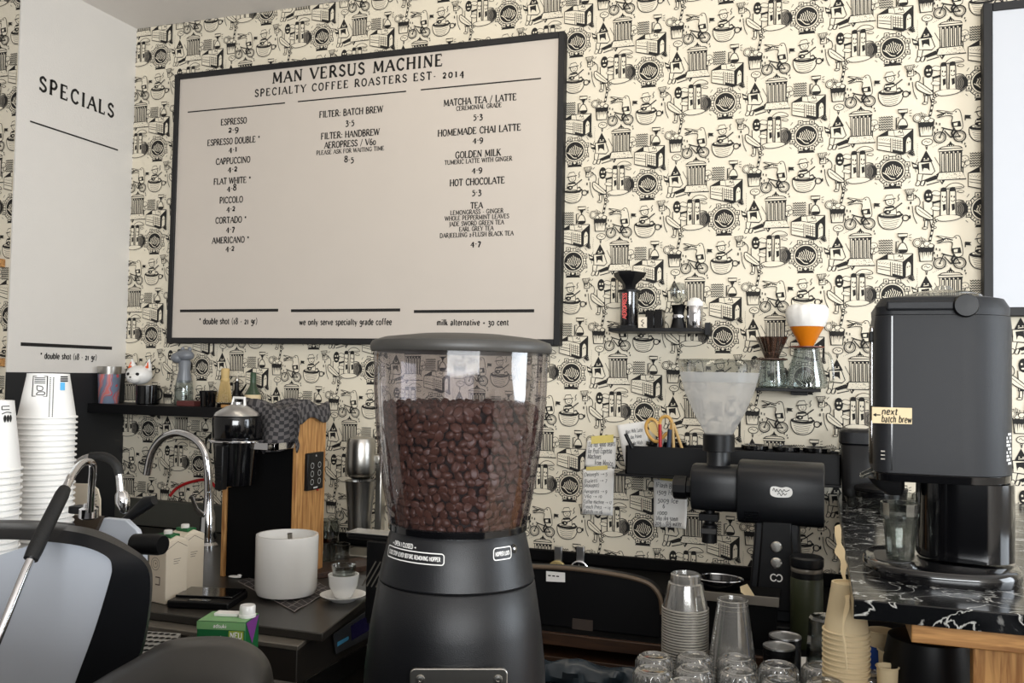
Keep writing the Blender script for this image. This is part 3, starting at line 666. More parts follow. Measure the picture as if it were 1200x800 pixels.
# second board at the right
FY = 2.95
x0, zt, zb = P(1152.5, 180, FY)[0], P(1152.5, 4, FY)[2], P(1195, 370, FY)[2]
x1 = x0+1.1
b2 = thing('menu_board', 'blank cool white board in a dark frame above the batch brewer', 'menu board', ((x0+x1)/2, YB-.001, zb))
def b2l(x, z, y): return (x-(x0+x1)/2, y-YB+.001, z-zb)
put('panel', MB().box2(b2l(x0+.01, zb+.01, FY+.004), b2l(x1-.01, zt-.01, FY+.014)), BOARDW2, b2)
m = MB(); t = .026
for q in (((x0, zb), (x0+t, zt)), ((x1-t, zb), (x1, zt)), ((x0+t, zb), (x1-t, zb+t)), ((x0+t, zt-t), (x1-t, zt))):
    m.box2(b2l(*q[0], FY), b2l(*q[1], YB-.001))
put('frame', m, FRAMEB, b2, bevel=.002)
# two wooden shelf boards on the papered end of the left wall
for k, (yt, lab) in enumerate(((302, 'upper wooden shelf board at the left edge of the photo'), (418, 'lower wooden shelf board at the left edge of the photo'))):
    p = P(7, yt, YE)
    sh = thing('wooden_shelf', lab, 'shelf', (p[0]-.3, YE-.001, p[2]-.035))
    put('board', MB().box2((-.3, -.12, 0), (.3, 0, .03)), OAKX, sh, bevel=.003)
    put('bracket', MB().box2((-.2, -.09, -.02), (-.18, 0, 0)), MATTEB, sh)

# ------------------------------------------------------------------ counters
ZT = .86
COUNTER = mat('dark_worktop', (50, 47, 43), .35, vary=.08, scale=20)
c0, c1, c2 = PZ(378, 742, ZT), PZ(432, 699, ZT), Vector((-1.42, 2.96, ZT))
wt = thing('worktop', 'dark left worktop carrying the white pot and milk cartons', 'worktop', (-1.9, 2.4, ZT-.022))
def loc(o, p): return Vector(p)-o.location
poly = [(XL+.002, c0[1], ZT), c0, c1, c2, (XL+.002, 2.96, ZT)]
put('slab', MB().prism([loc(wt, p) for p in poly], (0, 0, -.022)), COUNTER, wt, bevel=.003)
# steel undercounter refrigerator whose ledge shows in front of the worktop
fr = thing('undercounter_refrigerator', 'dark steel refrigerator under the left worktop with a display panel on its side', 'refrigerator', (-1.9, 2.4, 0))
e0 = PZ(349, 757, .837); sd = (c1-c0).normalized()
e1 = e0 + sd*.95
led = [(XL+.002, e0[1], .8375), (e0[0], e0[1], .8375), (e1[0], e1[1], .8375), (XL+.002, e1[1], .8375)]
put('top_ledge', MB().prism([loc(fr, p) for p in led], (0, 0, -.012)), DSTEEL, fr, bevel=.002)
ins = [(XL+.002, e0[1]+.004, .825), (e0[0]-.004, e0[1]+.004, .825), (e1[0]-.004, e1[1], .825), (XL+.002, e1[1], .825)]
put('body', MB().prism([loc(fr, p) for p in ins], (0, 0, -.7)), mat('fridge_dark', (44, 40, 36), .4), fr, bevel=.002)
nrm = Vector((sd[1], -sd[0], 0)); 
def onside(x, y, d=.0): return PL(x, y, e0+nrm*.0, nrm)+nrm*d
pn = [onside(x, y, .001) for x, y in ((389, 743), (436, 710), (436, 744), (392, 766))]
panel = put('display_panel', MB().prism([loc(fr, p) for p in pn], nrm*.004), mat('panel_grey', (70, 72, 76), .35), fr, bevel=.001)
put('sticker', MB().prism([loc(fr, onside(x, y, .0055)) for x, y in ((393, 752), (406, 745), (406, 749), (393, 757))], nrm*.001), LBLUE, panel)
put('display', MB().prism([loc(fr, onside(x, y, .0055)) for x, y in ((409, 733), (430, 720), (430, 738), (410, 750))], nrm*.001), mat('display_violet', (48, 44, 92), .15), panel)
st = [onside(x, y, .002) for x, y in ((356, 797), (440, 748), (440, 770), (356, 822))]
put('steel_strip', MB().prism([loc(fr, p) for p in st], nrm*.004), STEEL, fr)
st = [(-2.6, e0[1]-.004, .55), (e0[0]-.03, e0[1]-.004, .55), (e0[0]-.03, e0[1]-.004, .74), (-2.6, e0[1]-.004, .74)]
put('door', MB().prism([loc(fr, p) for p in st], (0, -.02, 0)), BLACK, fr, bevel=.003)
# right back counter, wooden edge
rc = thing('worktop', 'black back worktop with a dark wood edge under the black box and tall grinder', 'worktop', (-.5, 2.5, ZT-.04))
CY = 2.17
put('slab', MB().box2(loc(rc, (-1.05, CY+.012, ZT-.03)), loc(rc, (.62, 2.97, ZT))), MATTEB, rc, bevel=.002)
put('edge_strip', MB().box2(loc(rc, (-1.05, CY, ZT-.032)), loc(rc, (.62, CY+.012, ZT-.002))), DWOOD, rc, bevel=.002)
sh = thing('lower_shelf', 'dark wooden shelf below the black back worktop', 'shelf', (-.5, 2.5, .70))
put('board', MB().box2(loc(sh, (-1.05, CY+.0, .772)), loc(sh, (.6, 2.9, .80))), DWOOD, sh, bevel=.002)
put('support', MB().box2(loc(sh, (-1.02, CY+.05, 0)), loc(sh, (-.98, 2.8, .772))), MATTEB, sh)
put('support', MB().box2(loc(sh, (.5, CY+.05, 0)), loc(sh, (.54, 2.8, .772))), MATTEB, sh)
put('support', MB().box2(loc(sh, (.5, CY+.05, .80)), loc(sh, (.54, 2.8, ZT-.0335))), MATTEB, sh)
put('support', MB().box2(loc(sh, (-1.02, CY+.05, .80)), loc(sh, (-.98, 2.8, ZT-.0335))), MATTEB, sh)
fc = thing('bar_counter', 'dark bar top at the bottom of the photo under the glass tumblers', 'counter', (-.1, 1.72, 0))
put('top', MB().box2(loc(fc, (-.32, 1.40, ZT-.03)), loc(fc, (.24, 2.08, ZT))), COUNTER, fc, bevel=.003)
put('body', MB().box2(loc(fc, (-.30, 1.44, 0)), loc(fc, (.22, 2.05, ZT-.031))), MATTEB, fc)
gc = thing('bar_counter', 'bar top under the big bean grinder and espresso machine', 'counter', (-.9, .95, 0))
put('top', MB().box2(loc(gc, (-1.9, .62, ZT-.03)), loc(gc, (-.45, 1.62, ZT))), COUNTER, gc, bevel=.003)
put('body', MB().box2(loc(gc, (-1.88, .66, 0)), loc(gc, (-.5, 1.58, ZT-.031))), MATTEB, gc)
# crumpled plastic bag on a lower rack in front of the shelf
bg = P(690, 788, CY-.02)
rk = solo('rack', MB().box2((-.34, -.07, 0), (.36, .0, .02)).box2((-.3, -.05, -.725), (-.27, 0, 0)).box2((.3, -.05, -.725), (.33, 0, 0)), MATTEB, 'low black rack holding the blue-grey plastic bag', 'rack', (bg[0], bg[1]-.005, .725))
m = MB(); n = 40; rings = []
for i in range(n+1):
    u = -.24+.48*i/n; r = []
    for j in range(14):
        a = 2*math.pi*j/14; k = 1+.22*math.sin(u*60+j*1.7)+.15*math.sin(u*113+j)
        e = math.sin(math.pi*(i+.4)/(n+.8))**.35
        r.append((u, .03*math.cos(a)*k*e, .035+.033*math.sin(a)*e*(1+.2*math.sin(u*45+j*.8))))
    rings.append(r)
solo('plastic_bag', m.loft(rings), mat('blue_grey_film', (48, 58, 66), .25), 'crumpled blue-grey plastic bag lying below the wood-edged worktop', 'bag', (bg[0], bg[1]-.035, .7455))

# ------------------------------------------------------------------ left floating shelf and what stands on it
SY = 2.80
a, b = P(103, 474.5, SY), P(259, 479, SY)
ZS = P(180, 475, SY)[2]
sh = thing('floating_shelf', 'black floating shelf in the left corner holding cups and a cat head', 'shelf', ((XL+b[0])/2, YB-.001, ZS-.04))
put('board', MB().box2(loc(sh, (XL+.001, SY, ZS-.038)), loc(sh, (b[0], YB-.001, ZS))), BLACK, sh, bevel=.002)
def stand(px, y, Y, z): p = P(px, y, Y); return Vector((p[0], Y, z))
def px2(px, y, Y): return S(px, y, Y)
# marbled tumbler
s = S(127, 455, 2.86); o = stand(127, 474, 2.86, ZS)
tb = thing('tumbler', 'marbled red and blue-grey tumbler with a steel rim', 'tumbler', o)
MARB = swirl('marbled_glaze', [(120, 132, 152), (198, 84, 92), (150, 158, 172), (206, 120, 118)], 7, 12)
put('body', MB().lathe([(10.5*s, 0), (11*s, .002), (12.6*s, 34*s), (11.9*s, 34*s), (10.4*s, 4*s)], 28), MARB, tb)
put('rim', MB().shell([(12.7*s, 34*s), (13.4*s, 43*s)], .0015, 28, bottom=False), STEEL, tb)
# cup with a cat head on it
s = S(172, 460, 2.88); o = stand(173, 473.5, 2.88, ZS)
cp = thing('cup', 'black cup under the white cat head', 'cup', o)
put('body', MB().shell([(12*s, 0), (13.2*s, .004), (13.6*s, 22*s)], .003, 28), GLOSSB, cp)
put('handle', MB().tube(smoothpath([(13*s, 0, 18*s), (19*s, 0, 17*s), (19*s, 0, 8*s), (12.6*s, 0, 5*s)]), .003, 8), GLOSSB, cp)
s = S(156, 440, 2.87); ct = thing('cat_head', 'white cat head ornament with orange ears sitting on a black cup', 'ornament', (o[0]-11*s, 2.87, ZS+22*px2(172, 460, 2.88)))
Q = Matrix.Rotation(math.radians(8), 3, 'Z')
m = MB(); m.ball((0, 0, 12*s), 15.5*s, 14*s, 11.5*s); m.ball(Q @ Vector((0, -10*s, 8*s)), 8.5*s, 7*s, 6*s)
put('head', m, WHITEC, ct)
for k in (-1, 1):
    e = Q @ Vector((k*9.5*s, 2*s, 20*s)); 
    put('ear', MB().lathe([(5*s, -2*s), (3.6*s, 4*s), (.6*s, 11*s)], 12, e, Q @ Vector((k*.18, 0, 1))), WHITEC, ct)
    put('inner_ear', MB().prism([e+Q @ Vector((k*1*s+q[0]*s, -4.6*s+q[1]*.3*s, q[1]*s)) for q in ((-2.6, 0), (2.6, 0), (k*.6, 8))], Q @ Vector((0, .8*s, 0))), mat('orange_paint', (226, 92, 40), .5), ct)
    ey = Q @ Vector((k*5.6*s, -12.3*s, 13*s))
    put('eye', MB().ball(ey, 2.6*s, 1.4*s, 1.9*s, 12, 8, Q.to_4x4()), INK, ct)
put('nose', MB().ball(Q @ Vector((0, -17*s, 9.5*s)), 1.5*s, .8*s, 1*s, 10, 6), INK, ct)
put('mouth', MB().tube([Q @ Vector((q[0]*s, q[1]*s, q[2]*s)) for q in ((-4, -15.6, 6.6), (-1.5, -16.6, 6), (0, -17, 7.4), (1.5, -16.6, 6), (4, -15.6, 6.6))], .0007, 6), INK, ct)
# grey animal-topped bottle stopper in a clear jar
s = S(216, 440, 2.92); o = stand(215, 473, 2.92, ZS)
jr = thing('glass_jar', 'small clear glass jar with a grey animal-headed stopper', 'jar', o)
put('body', MB().shell([(10*s, 0), (10.5*s, .002), (10.5*s, 20*s), (9*s, 29*s)], .0015, 24), CLEAR, jr)
m = MB().lathe([(8.4*s, 26*s), (8.6*s, 30*s), (6.6*s, 40*s), (7*s, 50*s), (5*s, 56*s), (1*s, 58*s)], 24)
m.ball((0, -1*s, 58*s), 12*s, 9*s, 7*s); m.ball((-7*s, -4*s, 55*s), 8*s, 8*s, 6.5*s)
stp = put('stopper', m, mat('grey_glaze', (116, 120, 126), .3), jr)
m = MB()
for k in (-6, 4): m.ball((k*s, 3*s, 65*s), 2.6*s, 2*s, 3.4*s, 12, 8)
put('ears', m, MATS['grey_glaze'], stp)
# flat dark red box of tea
o = stand(225, 472, 2.86, ZS); s = S(225, 470, 2.86)
solo('book', MB().box((0, 0, 3.2*s), (24*s, .08, 6*s)), mat('dark_red_cover', (92, 44, 42), .6), 'thin dark red book lying on the floating shelf', 'book', o, bevel=.0015)
s = S(243, 465, 2.83); o = stand(243.5, 477, 2.83, ZS)
cp = thing('cup', 'small plain black cup at the right end of the floating shelf', 'cup', o)
put('body', MB().shell([(8*s, 0), (8.4*s, .003), (10*s, 18*s)], .002, 24), GLOSSB, cp)
put('rim', MB().shell([(10*s, 18*s), (10.3*s, 19*s)], .0026, 24, bottom=False), BLACK, cp)

# ------------------------------------------------------------------ oak-sided dispenser tower
TY = 2.35
f0, f1 = P(257, 690, TY), P(344, 690, TY)
zt = P(300, 484, TY)[2]; dp = .165
tw = thing('dispenser_tower', 'tall black dispenser with oak sides and a checked cloth on top', 'dispenser', ((f0[0]+f1[0])/2, TY+dp/2, ZT))
wx = (f1[0]-f0[0])/2; t = .016
put('body', MB().box2((-wx+t, -dp/2+.006, .002), (wx-t, dp/2, zt-ZT)), MATTEB, tw, bevel=.003)
put('side_panel', MB().box2((-wx, -dp/2, 0), (-wx+t-.0005, dp/2, zt-ZT-.003)), OAK, tw, bevel=.002)
put('side_panel', MB().box2((wx-t+.0005, -dp/2, 0), (wx, dp/2, zt-ZT-.003)), OAK, tw, bevel=.002)
s = S(284, 515, TY-.10); pc = P(277, 516, TY-.10)-tw.location
# ring bracket
m = MB().lathe([(29*s, -2*s), (32*s, -1*s), (32*s, 1*s), (29*s, 2*s), (27*s, 0), (29*s, -2*s)], 40, pc, caps=False)
m.box2((pc[0]+24*s, pc[1]-.012, pc[2]-9*s), (wx-.006, pc[1]+.012, pc[2]-1*s)); m.box2((wx-.03, pc[1]-.012, pc[2]-9*s), (wx-.006, -dp/2+.008, pc[2]-1*s))
put('ring_bracket', m, CHROME, tw, bevel=.001)
put('bolt', MB().lathe([(3*s, 0), (2.6*s, 2.4*s), (.5*s, 3*s)], 12, (wx-.018, pc[1]-.012, pc[2]-5*s), (0, -1, 0)), STEEL, tw)
pt = thing('coffee_pot', 'black pot with a domed silver lid hanging in the chrome ring', 'pot', tw.location+pc)
put('body', MB().lathe([(20*s, -52*s), (22*s, -51*s), (26*s, -3*s), (26.6*s, 2.3*s), (27*s, 3*s), (28*s, 24*s), (27*s, 28*s), (4*s, 29*s)], 40), GLOSSB, pt)
lid = put('lid', MB().lathe([(25*s, 28.4*s), (26*s, 29.5*s), (24*s, 33*s), (13*s, 40*s), (5*s, 42.5*s), (5*s, 45*s), (1*s, 45.5*s)], 40), ALU, pt)
put('lid_handle', MB().tube([(-10*s, 3*s, 39*s), (-8*s, 4*s, 50*s), (7*s, 4*s, 50*s), (8*s, 3*s, 41*s)], 1.8*s, 8), WHITEC, lid)
h = put('handle', MB().box2((-3*s, -34*s, -54*s), (7*s, -24*s, -4*s)), BLACK, pt, bevel=.003)
m = MB()
for k in range(6): m.box((2*s, -34.5*s, -44*s+k*4*s), (8*s, 1.4*s, 1.6*s))
put('grip_ribs', m, BLACK, h)
# remote control clipped to the oak side
rx = tw.location[0]+wx
q = PX(366, 551, rx); rm = thing('remote_control', 'black remote control hanging on the oak side panel', 'remote control', (rx+.0005, q[1], PX(366, 573, rx)[2]))
hh = PX(366, 530, rx)[2]-PX(366, 573, rx)[2]; ww = abs(PX(357.5, 551, rx)[1]-PX(376, 551, rx)[1])/2
put('body', MB().box2((0, -ww, 0), (.012, ww, hh)), BLACK, rm, bevel=.002)
m = MB()
for i in range(2):
    for j in range(3):
        c = ((i-.5)*ww*.9, hh*(.22+.22*j))
        m.ribbon2(ell(c[0], c[1], .0085, n=16), .0016, lambda q: (.0124, q[0], q[1]), True)
m.fill2([(-.004, hh*.9), (.004, hh*.9), (0, hh*.96)], lambda q: (.0124, q[0], q[1])); m.fill2([(-.012, hh*.04), (.012, hh*.04), (.012, hh*.08), (-.012, hh*.08)], lambda q: (.0124, q[0], q[1]))
put('buttons', m, mat('pale_print', (190, 190, 188), .6), rm, smooth=0)
put('red_light', MB().ball((.006, ww*.5, -.003), .004, seg=10, rng=6), RED, rm)
# checked cloth draped over the tower
CLOTH = checked('checked_cloth', (44, 43, 45), (92, 88, 88), 26)
zt2 = zt+.004
def drape():
    m = MB(); nu, nv = 44, 36; W2 = .135; rn = random.Random(5); vs = []; uv = []
    for j in range(nv+1):
        v = j/nv
        for i in range(nu+1):
            u = i/nu*2-1; x = u*W2+.03
            L = v*.34; top = dp+.03
            y = dp/2+.005; z = zt2-ZT
            if L < top: yy = dp/2+.004-L; zz = z+.012*math.sin(v*16+u*3)+.012*math.cos(u*7+v*4)+.018
            else: yy = -dp/2-.03-.022*math.sin(u*6)*((L-top)/.1); zz = z+.018-(L-top)*(1.0-.35*abs(u-.1))+.006*math.sin(u*9)
            if x > wx: 
                e = x-wx; zz -= e*1.1+.25*e*math.sin(v*9); x = wx+.004+.3*e+.006*math.sin(v*12)
            if x < -wx+.04: zz += 0
            vs.append((x, yy, zz))
    fs = []
    for j in range(nv):
        for i in range(nu):
            a = j*(nu+1)+i; fs.append((a, a+1, a+nu+2, a+nu+1))
    m.add(vs, fs); me = m.mesh('cloth', 180); ul = me.uv_layers.new(name='weave')
    for lp in me.loops:
        k = lp.vertex_index; ul.data[lp.index].uv = ((k % (nu+1))/nu*.8, (k//(nu+1))/nv)
    o = put('checked_cloth', me, CLOTH, None, tw.location)
    md = o.modifiers.new('thick', 'SOLIDIFY'); md.thickness = .004; md.offset = 1
    return tag(o, 'dark grey checked cloth draped over the oak-sided tower', 'cloth')
drape()
# whisk and bottles on a ledge behind
ly = 2.90; lz = P(280, 472, ly)[2]
lg = thing('wall_ledge', 'short wood-framed ledge behind the silver-lidded pot', 'shelf', (P(284, 470, ly)[0], YB-.001, lz-.025))
put('board', MB().box2((-.07, -.16, 0), (.11, 0, .024)), MATTEB, lg, bevel=.002)
put('front_strip', MB().box2((-.045, -.168, -.004), (.11, -.161, .020)), OAKX, lg)
s = S(262, 450, ly); o = stand(263, 472, ly, lz)
wk = thing('bamboo_whisk', 'bamboo tea whisk standing behind the silver-lidded pot', 'whisk', o)
put('handle', MB().lathe([(4.6*s, 24*s), (5.4*s, 25*s), (5.4*s, 27*s), (4.6*s, 28*s), (5*s, 38*s), (4*s, 40*s)], 16), mat('bamboo', (200, 172, 116), .6), wk)
m = MB()
for k in range(26):
    a = 2*math.pi*k/26; m.tube([(4.6*s*math.cos(a), 4.6*s*math.sin(a), 25*s), (6.6*s*math.cos(a), 6.6*s*math.sin(a), 12*s), (9*s*math.cos(a), 9*s*math.sin(a), .001)], .0016, 5)
tag(put('tines', m, MATS['bamboo'], wk), kind=None)
s = S(275, 450, ly); o = stand(277, 471, ly+.03, lz)
bt = thing('bottle', 'small dark bottle with a side spout beside the bamboo whisk', 'bottle', o)
put('body', MB().lathe([(7*s, 0), (7.4*s, 2*s), (4*s, 13*s), (2.6*s, 16*s), (2.6*s, 24*s), (1*s, 25*s)], 20), BLACK, bt)
put('spout', MB().tube([(4*s, 0, 11*s), (9*s, 0, 16*s), (13*s, 0, 22*s)], [1.6*s, 1.2*s, .8*s], 8), BLACK, bt)
put('cap', MB().lathe([(2.4*s, 25*s), (2.8*s, 27*s), (1*s, 31*s)], 14), STEEL, bt)
o = stand(296, 471, ly+.02, lz)
bt = thing('bottle', 'olive green glass bottle behind the checked cloth', 'bottle', o)
put('body', MB().lathe([(9*s, 0), (9.6*s, 3*s), (8.8*s, 11*s), (4*s, 20*s), (3.4*s, 24*s)], 22), mat('green_glass', (58, 74, 56), .15), bt)
put('neck', MB().lathe([(3.4*s, 24*s), (3.4*s, 35*s), (2.6*s, 36*s)], 18), mat('green_foil', (50, 74, 52), .4), bt)
put('label', MB().lathe([(9.7*s, 3.4*s), (9.0*s, 10*s)], 22, caps=False), BEIGEP, bt)

# ------------------------------------------------------------------ sink faucet and cable
FY2 = 2.72
base = P(243, 640, FY2)
fa = thing('sink_faucet', 'tall arched chrome faucet behind the milk cartons', 'faucet', (base[0], base[1], ZT))
s = S(243, 600, FY2); fl = lambda x, y, Y=FY2: P(x, y, Y)-fa.location
path = smoothpath([fl(243, 632), fl(243.5, 600), fl(244, 560), fl(240, 530), fl(228, 514), fl(209, 507), fl(191, 513), fl(178, 530), fl(172, 556)], 8)
put('spout', MB().tube(path, 4.6*s, 14), CHROME, fa)
zb = fl(243, 640)[2]
put('base', MB().lathe([(13*s, 0), (13*s, 3*s), (10*s, 6*s), (9*s, 34*s), (6*s, 44*s), (5.2*s, 64*s)], 24), CHROME, fa)
put('lever', MB().tube([(-2*s, -8*s, 38*s), (-3*s, -18*s, 46*s), (-4*s, -26*s, 62*s)], [3.4*s, 2.6*s, 2*s], 10), CHROME, fa)
solo('red_cable', MB().tube(smoothpath([P(199, 581, 2.97), P(207, 572, 2.98), P(222, 565, 2.985), P(242, 562, 2.98), P(252, 570, 2.975)]), .006, 10), RED, 'short red cable on the wallpaper behind the chrome faucet', 'cable')

# ------------------------------------------------------------------ things on the left worktop
# milk cartons
def milk(cx, cy, label):
    p = PZ(cx, cy, ZT+.0005); rz = math.radians(-12); s = S(cx, cy, p[1])
    t = thing('milk_carton', label, 'carton', p, 'cream milk cartons beside the espresso machine', rz)
    w, h = .036, .178
    m = MB().box2((-w, -w, 0), (w, w, h-.012)); 
    m.loft([[(-w, -w, h-.012), (w, -w, h-.012), (w, w, h-.012), (-w, w, h-.012)], [(-w*.9, -.004, h), (w*.9, -.004, h), (w*.9, .004, h+.002), (-w*.9, .004, h+.002)]])
    put('box', m, CARTON, t, bevel=.002)
    m = MB(); f = lambda q: (q[0], -w-.0006, q[1])
    m.ribbon2(ell(-.008, .105, .017, n=20), .0012, f, True); m.ribbon2(ell(-.008, .105, .010, n=14), .001, f, True); m.fill2(ell(-.006, .106, .0022, n=8), f); m.ribbon2([(-.006, .07), (.012, .07), (.012, .05), (-.006, .05)], .003, f)
    for k in range(3): m.ribbon2([(-.02, .142-k*.005), (.004, .142-k*.005)], .0014, f)
    f2 = lambda q: (w+.0006, q[0], q[1])
    for k in range(3): m.ribbon2([(-.012, .118-k*.006), (.012-k*.004, .118-k*.006)], .0013, f2)
    m.ribbon2([(-w*.9, h-.03), (0, h-.013), (w*.9, h-.03)], .0012, f2)
    put('print', m, mat('carton_print', (96, 78, 64), .7), t, smooth=0)
    put('cap_base', MB().box2((-w*.7, -.016, h-.004), (w*.7, .016, h+.006)), GREENC, t, bevel=.002)
    put('cap', MB().lathe([(.012, h+.004), (.012, h+.014), (.010, h+.016)], 18, (0, -.004, 0)), WHITEC, t)
milk(196, 703, 'cream milk carton nearer the espresso machine, swirl printed on its front')
milk(216, 693, 'cream milk carton behind and right of the first one')
# tray scale
p = PZ(244, 706, ZT+.0005)
sc_ = thing('barista_scale', 'flat black scale in front of the tower', 'scale', p, rz=math.radians(14))
put('base', MB().box2((-.085, -.07, 0), (.085, .07, .02)), BLACK, sc_, bevel=.004)
put('platform', MB().box2((-.08, -.03, .0205), (.08, .066, .026)), GLOSSB, sc_, bevel=.002)
put('display', MB().box2((-.03, -.062, .02), (.03, -.042, .0212)), mat('dead_display', (40, 44, 44), .1), sc_)
# white paper scrap
solo('paper_scrap', MB().ball((0, 0, .004), .022, .012, .004, 14, 6).ball((.014, .004, .008), .008, .006, .004, 10, 5), WHITEP, 'small crumpled white paper scrap before the black tower', 'paper', PZ(275, 677, ZT+.0005))
# big white pot on a windowpane-checked napkin
nk = checked('windowpane_cloth', (58, 54, 54), (150, 142, 138), 9, grid=True)
def napkin():
    cs = [PZ(x, y, ZT+.003) for x, y in ((279, 681), (345, 716), (390, 690), (330, 664))]; m = MB(); n = 20; vs = []; fs = []
    for j in range(n+1):
        for i in range(n+1):
            u, v = i/n, j/n; p = (cs[0]*(1-u)*(1-v)+cs[1]*u*(1-v)+cs[2]*u*v+cs[3]*(1-u)*v)
            vs.append((p[0], p[1], p[2]+.0015*math.sin(u*20)*math.sin(v*14)+.001))
    for j in range(n):
        for i in range(n): a = j*(n+1)+i; fs.append((a, a+1, a+n+2, a+n+1))
    me = m.add(vs, fs).mesh('napkin', 180); ul = me.uv_layers.new(name='weave')
    for lp in me.loops: k = lp.vertex_index; ul.data[lp.index].uv = ((k % (n+1))/n, (k//(n+1))/n)
    o = put('napkin', me, nk); md = o.modifiers.new('thick', 'SOLIDIFY'); md.thickness = .003
    return tag(o, 'dark windowpane-checked napkin spread under the white pot', 'cloth')
napkin()
p = PZ(335, 696, ZT+.0065); s = S(335, 660, p[1])
pot = thing('white_pot', 'large white cylindrical ceramic pot on a dark checked napkin', 'pot', p)
put('body', MB().shell([(26*s, 0), (33*s, 2*s), (35.5*s, 8*s), (36*s, 67*s), (35.6*s, 70*s)], 2.6*s, 48), WHITEC, pot)
put('spoon_handle', MB().tube([(6*s, 10*s, 4*s), (4*s, 2*s, 40*s), (3*s, 0, 71*s)], [2*s, 2*s, 3*s], 10), STEEL, pot)
# cup and saucer with a glass in the cup
p = PZ(402, 703, ZT+.0005); s = S(402, 695, p[1])
sa = solo('saucer', MB().lathe([(14*s, 0), (15*s, 1.2*s), (26*s, 6*s), (27*s, 7.4*s), (26*s, 7.6*s), (14*s, 3*s), (1*s, 3*s)], 40), WHITEC, 'white saucer at the right end of the left worktop', 'saucer', p)
cp = thing('cup', 'white coffee cup on a saucer with a shot glass inside', 'cup', p+Vector((0, 0, 3.4*s)))
put('body', MB().shell([(9*s, 0), (11*s, 2*s), (16.5*s, 14*s), (18*s, 27*s)], 1.6*s, 36), WHITEC, cp)
put('handle', MB().tube(smoothpath([(-15*s, 8*s, 20*s), (-21*s, 12*s, 19*s), (-20*s, 12*s, 11*s), (-12*s, 8*s, 8*s)]), 1.6*s, 8), WHITEC, cp)
gl = thing('shot_glass', 'small clear glass standing inside the white coffee cup', 'glass', p+Vector((0, 0, 14*s)))
put('body', MB().shell([(10.5*s, 0), (11*s, 1*s), (14.5*s, 27*s)], .9*s, 30), CLEARD, gl)
put('coffee_residue', MB().lathe([(9.8*s, 1.8*s), (11.3*s, 11*s), (1*s, 11*s)], 24), glass('cloudy_water', (225, 220, 190), .05, .3, .1, .6, (222, 214, 180)), gl)
# tumblers at the back of the worktop
for k, (cx, cy, lab) in enumerate(((385, 651, 'amber-bottomed tumbler below the drink mixer, upper of two'), (378, 676, 'clear tumbler right of the white pot, lower left of the pair'), (397, 674, 'clear tumbler right of the white pot, lower right of the pair'))):
    Y = 2.62; s = S(cx, cy, Y); b = P(cx, cy, Y)
    if k == 0: zz = ZT+.002+27*s
    else: zz = ZT+.001
    t = thing('tumbler_glass', lab, 'glass', (b[0], Y+(0 if k else .0), zz), 'tumblers behind the white pot')
    put('body', MB().shell([(11*s, 0), (11.6*s, 1*s), (12.5*s, 26*s)], .9*s, 24), CLEARD, t)
    put('base', MB().lathe([(10.2*s, 1*s), (10.4*s, 5*s), (1*s, 5*s)], 24), AMBERG if k == 0 else CLEARD, t)
# wooden board behind
solo('cutting_board', MB().box((0, 0, .009), (.13, .24, .018), math.radians(-28)), DWOOD, 'dark brown board lying behind the saucer', 'board', PZ(398, 668, ZT+.0005), bevel=.002)
# drink mixer
Y = 2.80; b = P(421, 622, Y); s = S(421, 570, Y)
mx = thing('drink_mixer', 'steel drink mixer with motor head above its cup', 'mixer', (b[0], Y, ZT))
h0 = b[2]-ZT
put('cup', MB().shell([(12.5*s, h0-3*s), (13*s, h0), (14*s, h0+20*s), (17.5*s, h0+57*s), (18.2*s, h0+59*s)], 1*s, 32), STEEL, mx)
put('motor_head', MB().lathe([(10*s, h0+61*s), (14.5*s, h0+63.5*s), (17*s, h0+70*s), (17.4*s, h0+80*s), (17*s, h0+102*s), (15*s, h0+108*s), (9*s, h0+110*s)], 32), STEEL, mx)
put('spindle', MB().lathe([(2*s, h0+20*s), (2*s, h0+62*s)], 10), CHROME, mx)
m = MB().box2((14*s, 10*s, .012), (22*s, 22*s, h0+90*s)); m.box2((4*s, 6*s, h0+78*s), (21*s, 20*s, h0+89*s))
put('stand', m, STEEL, mx, bevel=.004)
put('base', MB().box2((-20*s, -20*s, 0), (28*s, 26*s, .014)), STEEL, mx, bevel=.004)
put('cup_rest', MB().box2((-12*s, -8*s, h0-6*s), (14*s, 12*s, h0-3.2*s)), STEEL, mx)
# ribbed black press behind the big grinder
Y = 2.05; a = P(424, 686, Y); b = P(470, 638, Y); s = S(440, 660, Y)
gp = thing('contact_press', 'black ribbed appliance with a flat lever left of the big grinder', 'appliance', (a[0]+.06, Y+.06, ZT))
h1 = b[2]-ZT; h0 = a[2]-ZT
put('body', MB().box2((-.055, -.05, .012), (.07, .07, h1)), BLACK, gp, bevel=.003)
m = MB()
for k in range(9): m.box((-.045+k*.013, -.0505, h0+.03+.0), (.003, .003, .075), M=Matrix.Rotation(math.radians(30), 4, 'Y'))
put('ribs', m, DSTEEL, gp)
lv0, lv1 = P(404, 628, Y+.02)-gp.location, P(470, 626, Y+.02)-gp.location
put('lever', MB().box2((lv0[0], -.03, lv0[2]-.008), (.06, .03, lv0[2]+.006)), BLACK, gp, bevel=.005)
put('lever_trim', MB().box2((lv0[0]-.002, -.032, lv0[2]+.0065), (.06, .032, lv0[2]+.010)), ALU, gp, bevel=.001)
put('post', MB().box2((.02, -.02, h1), (.05, .02, lv0[2]-.008)), DSTEEL, gp)
for sx in (-.045, .055):
    for sy in (-.04, .06): put('foot', MB().lathe([(.008, 0), (.008, .0125)], 12, (sx, sy, 0)), BLACK, gp)
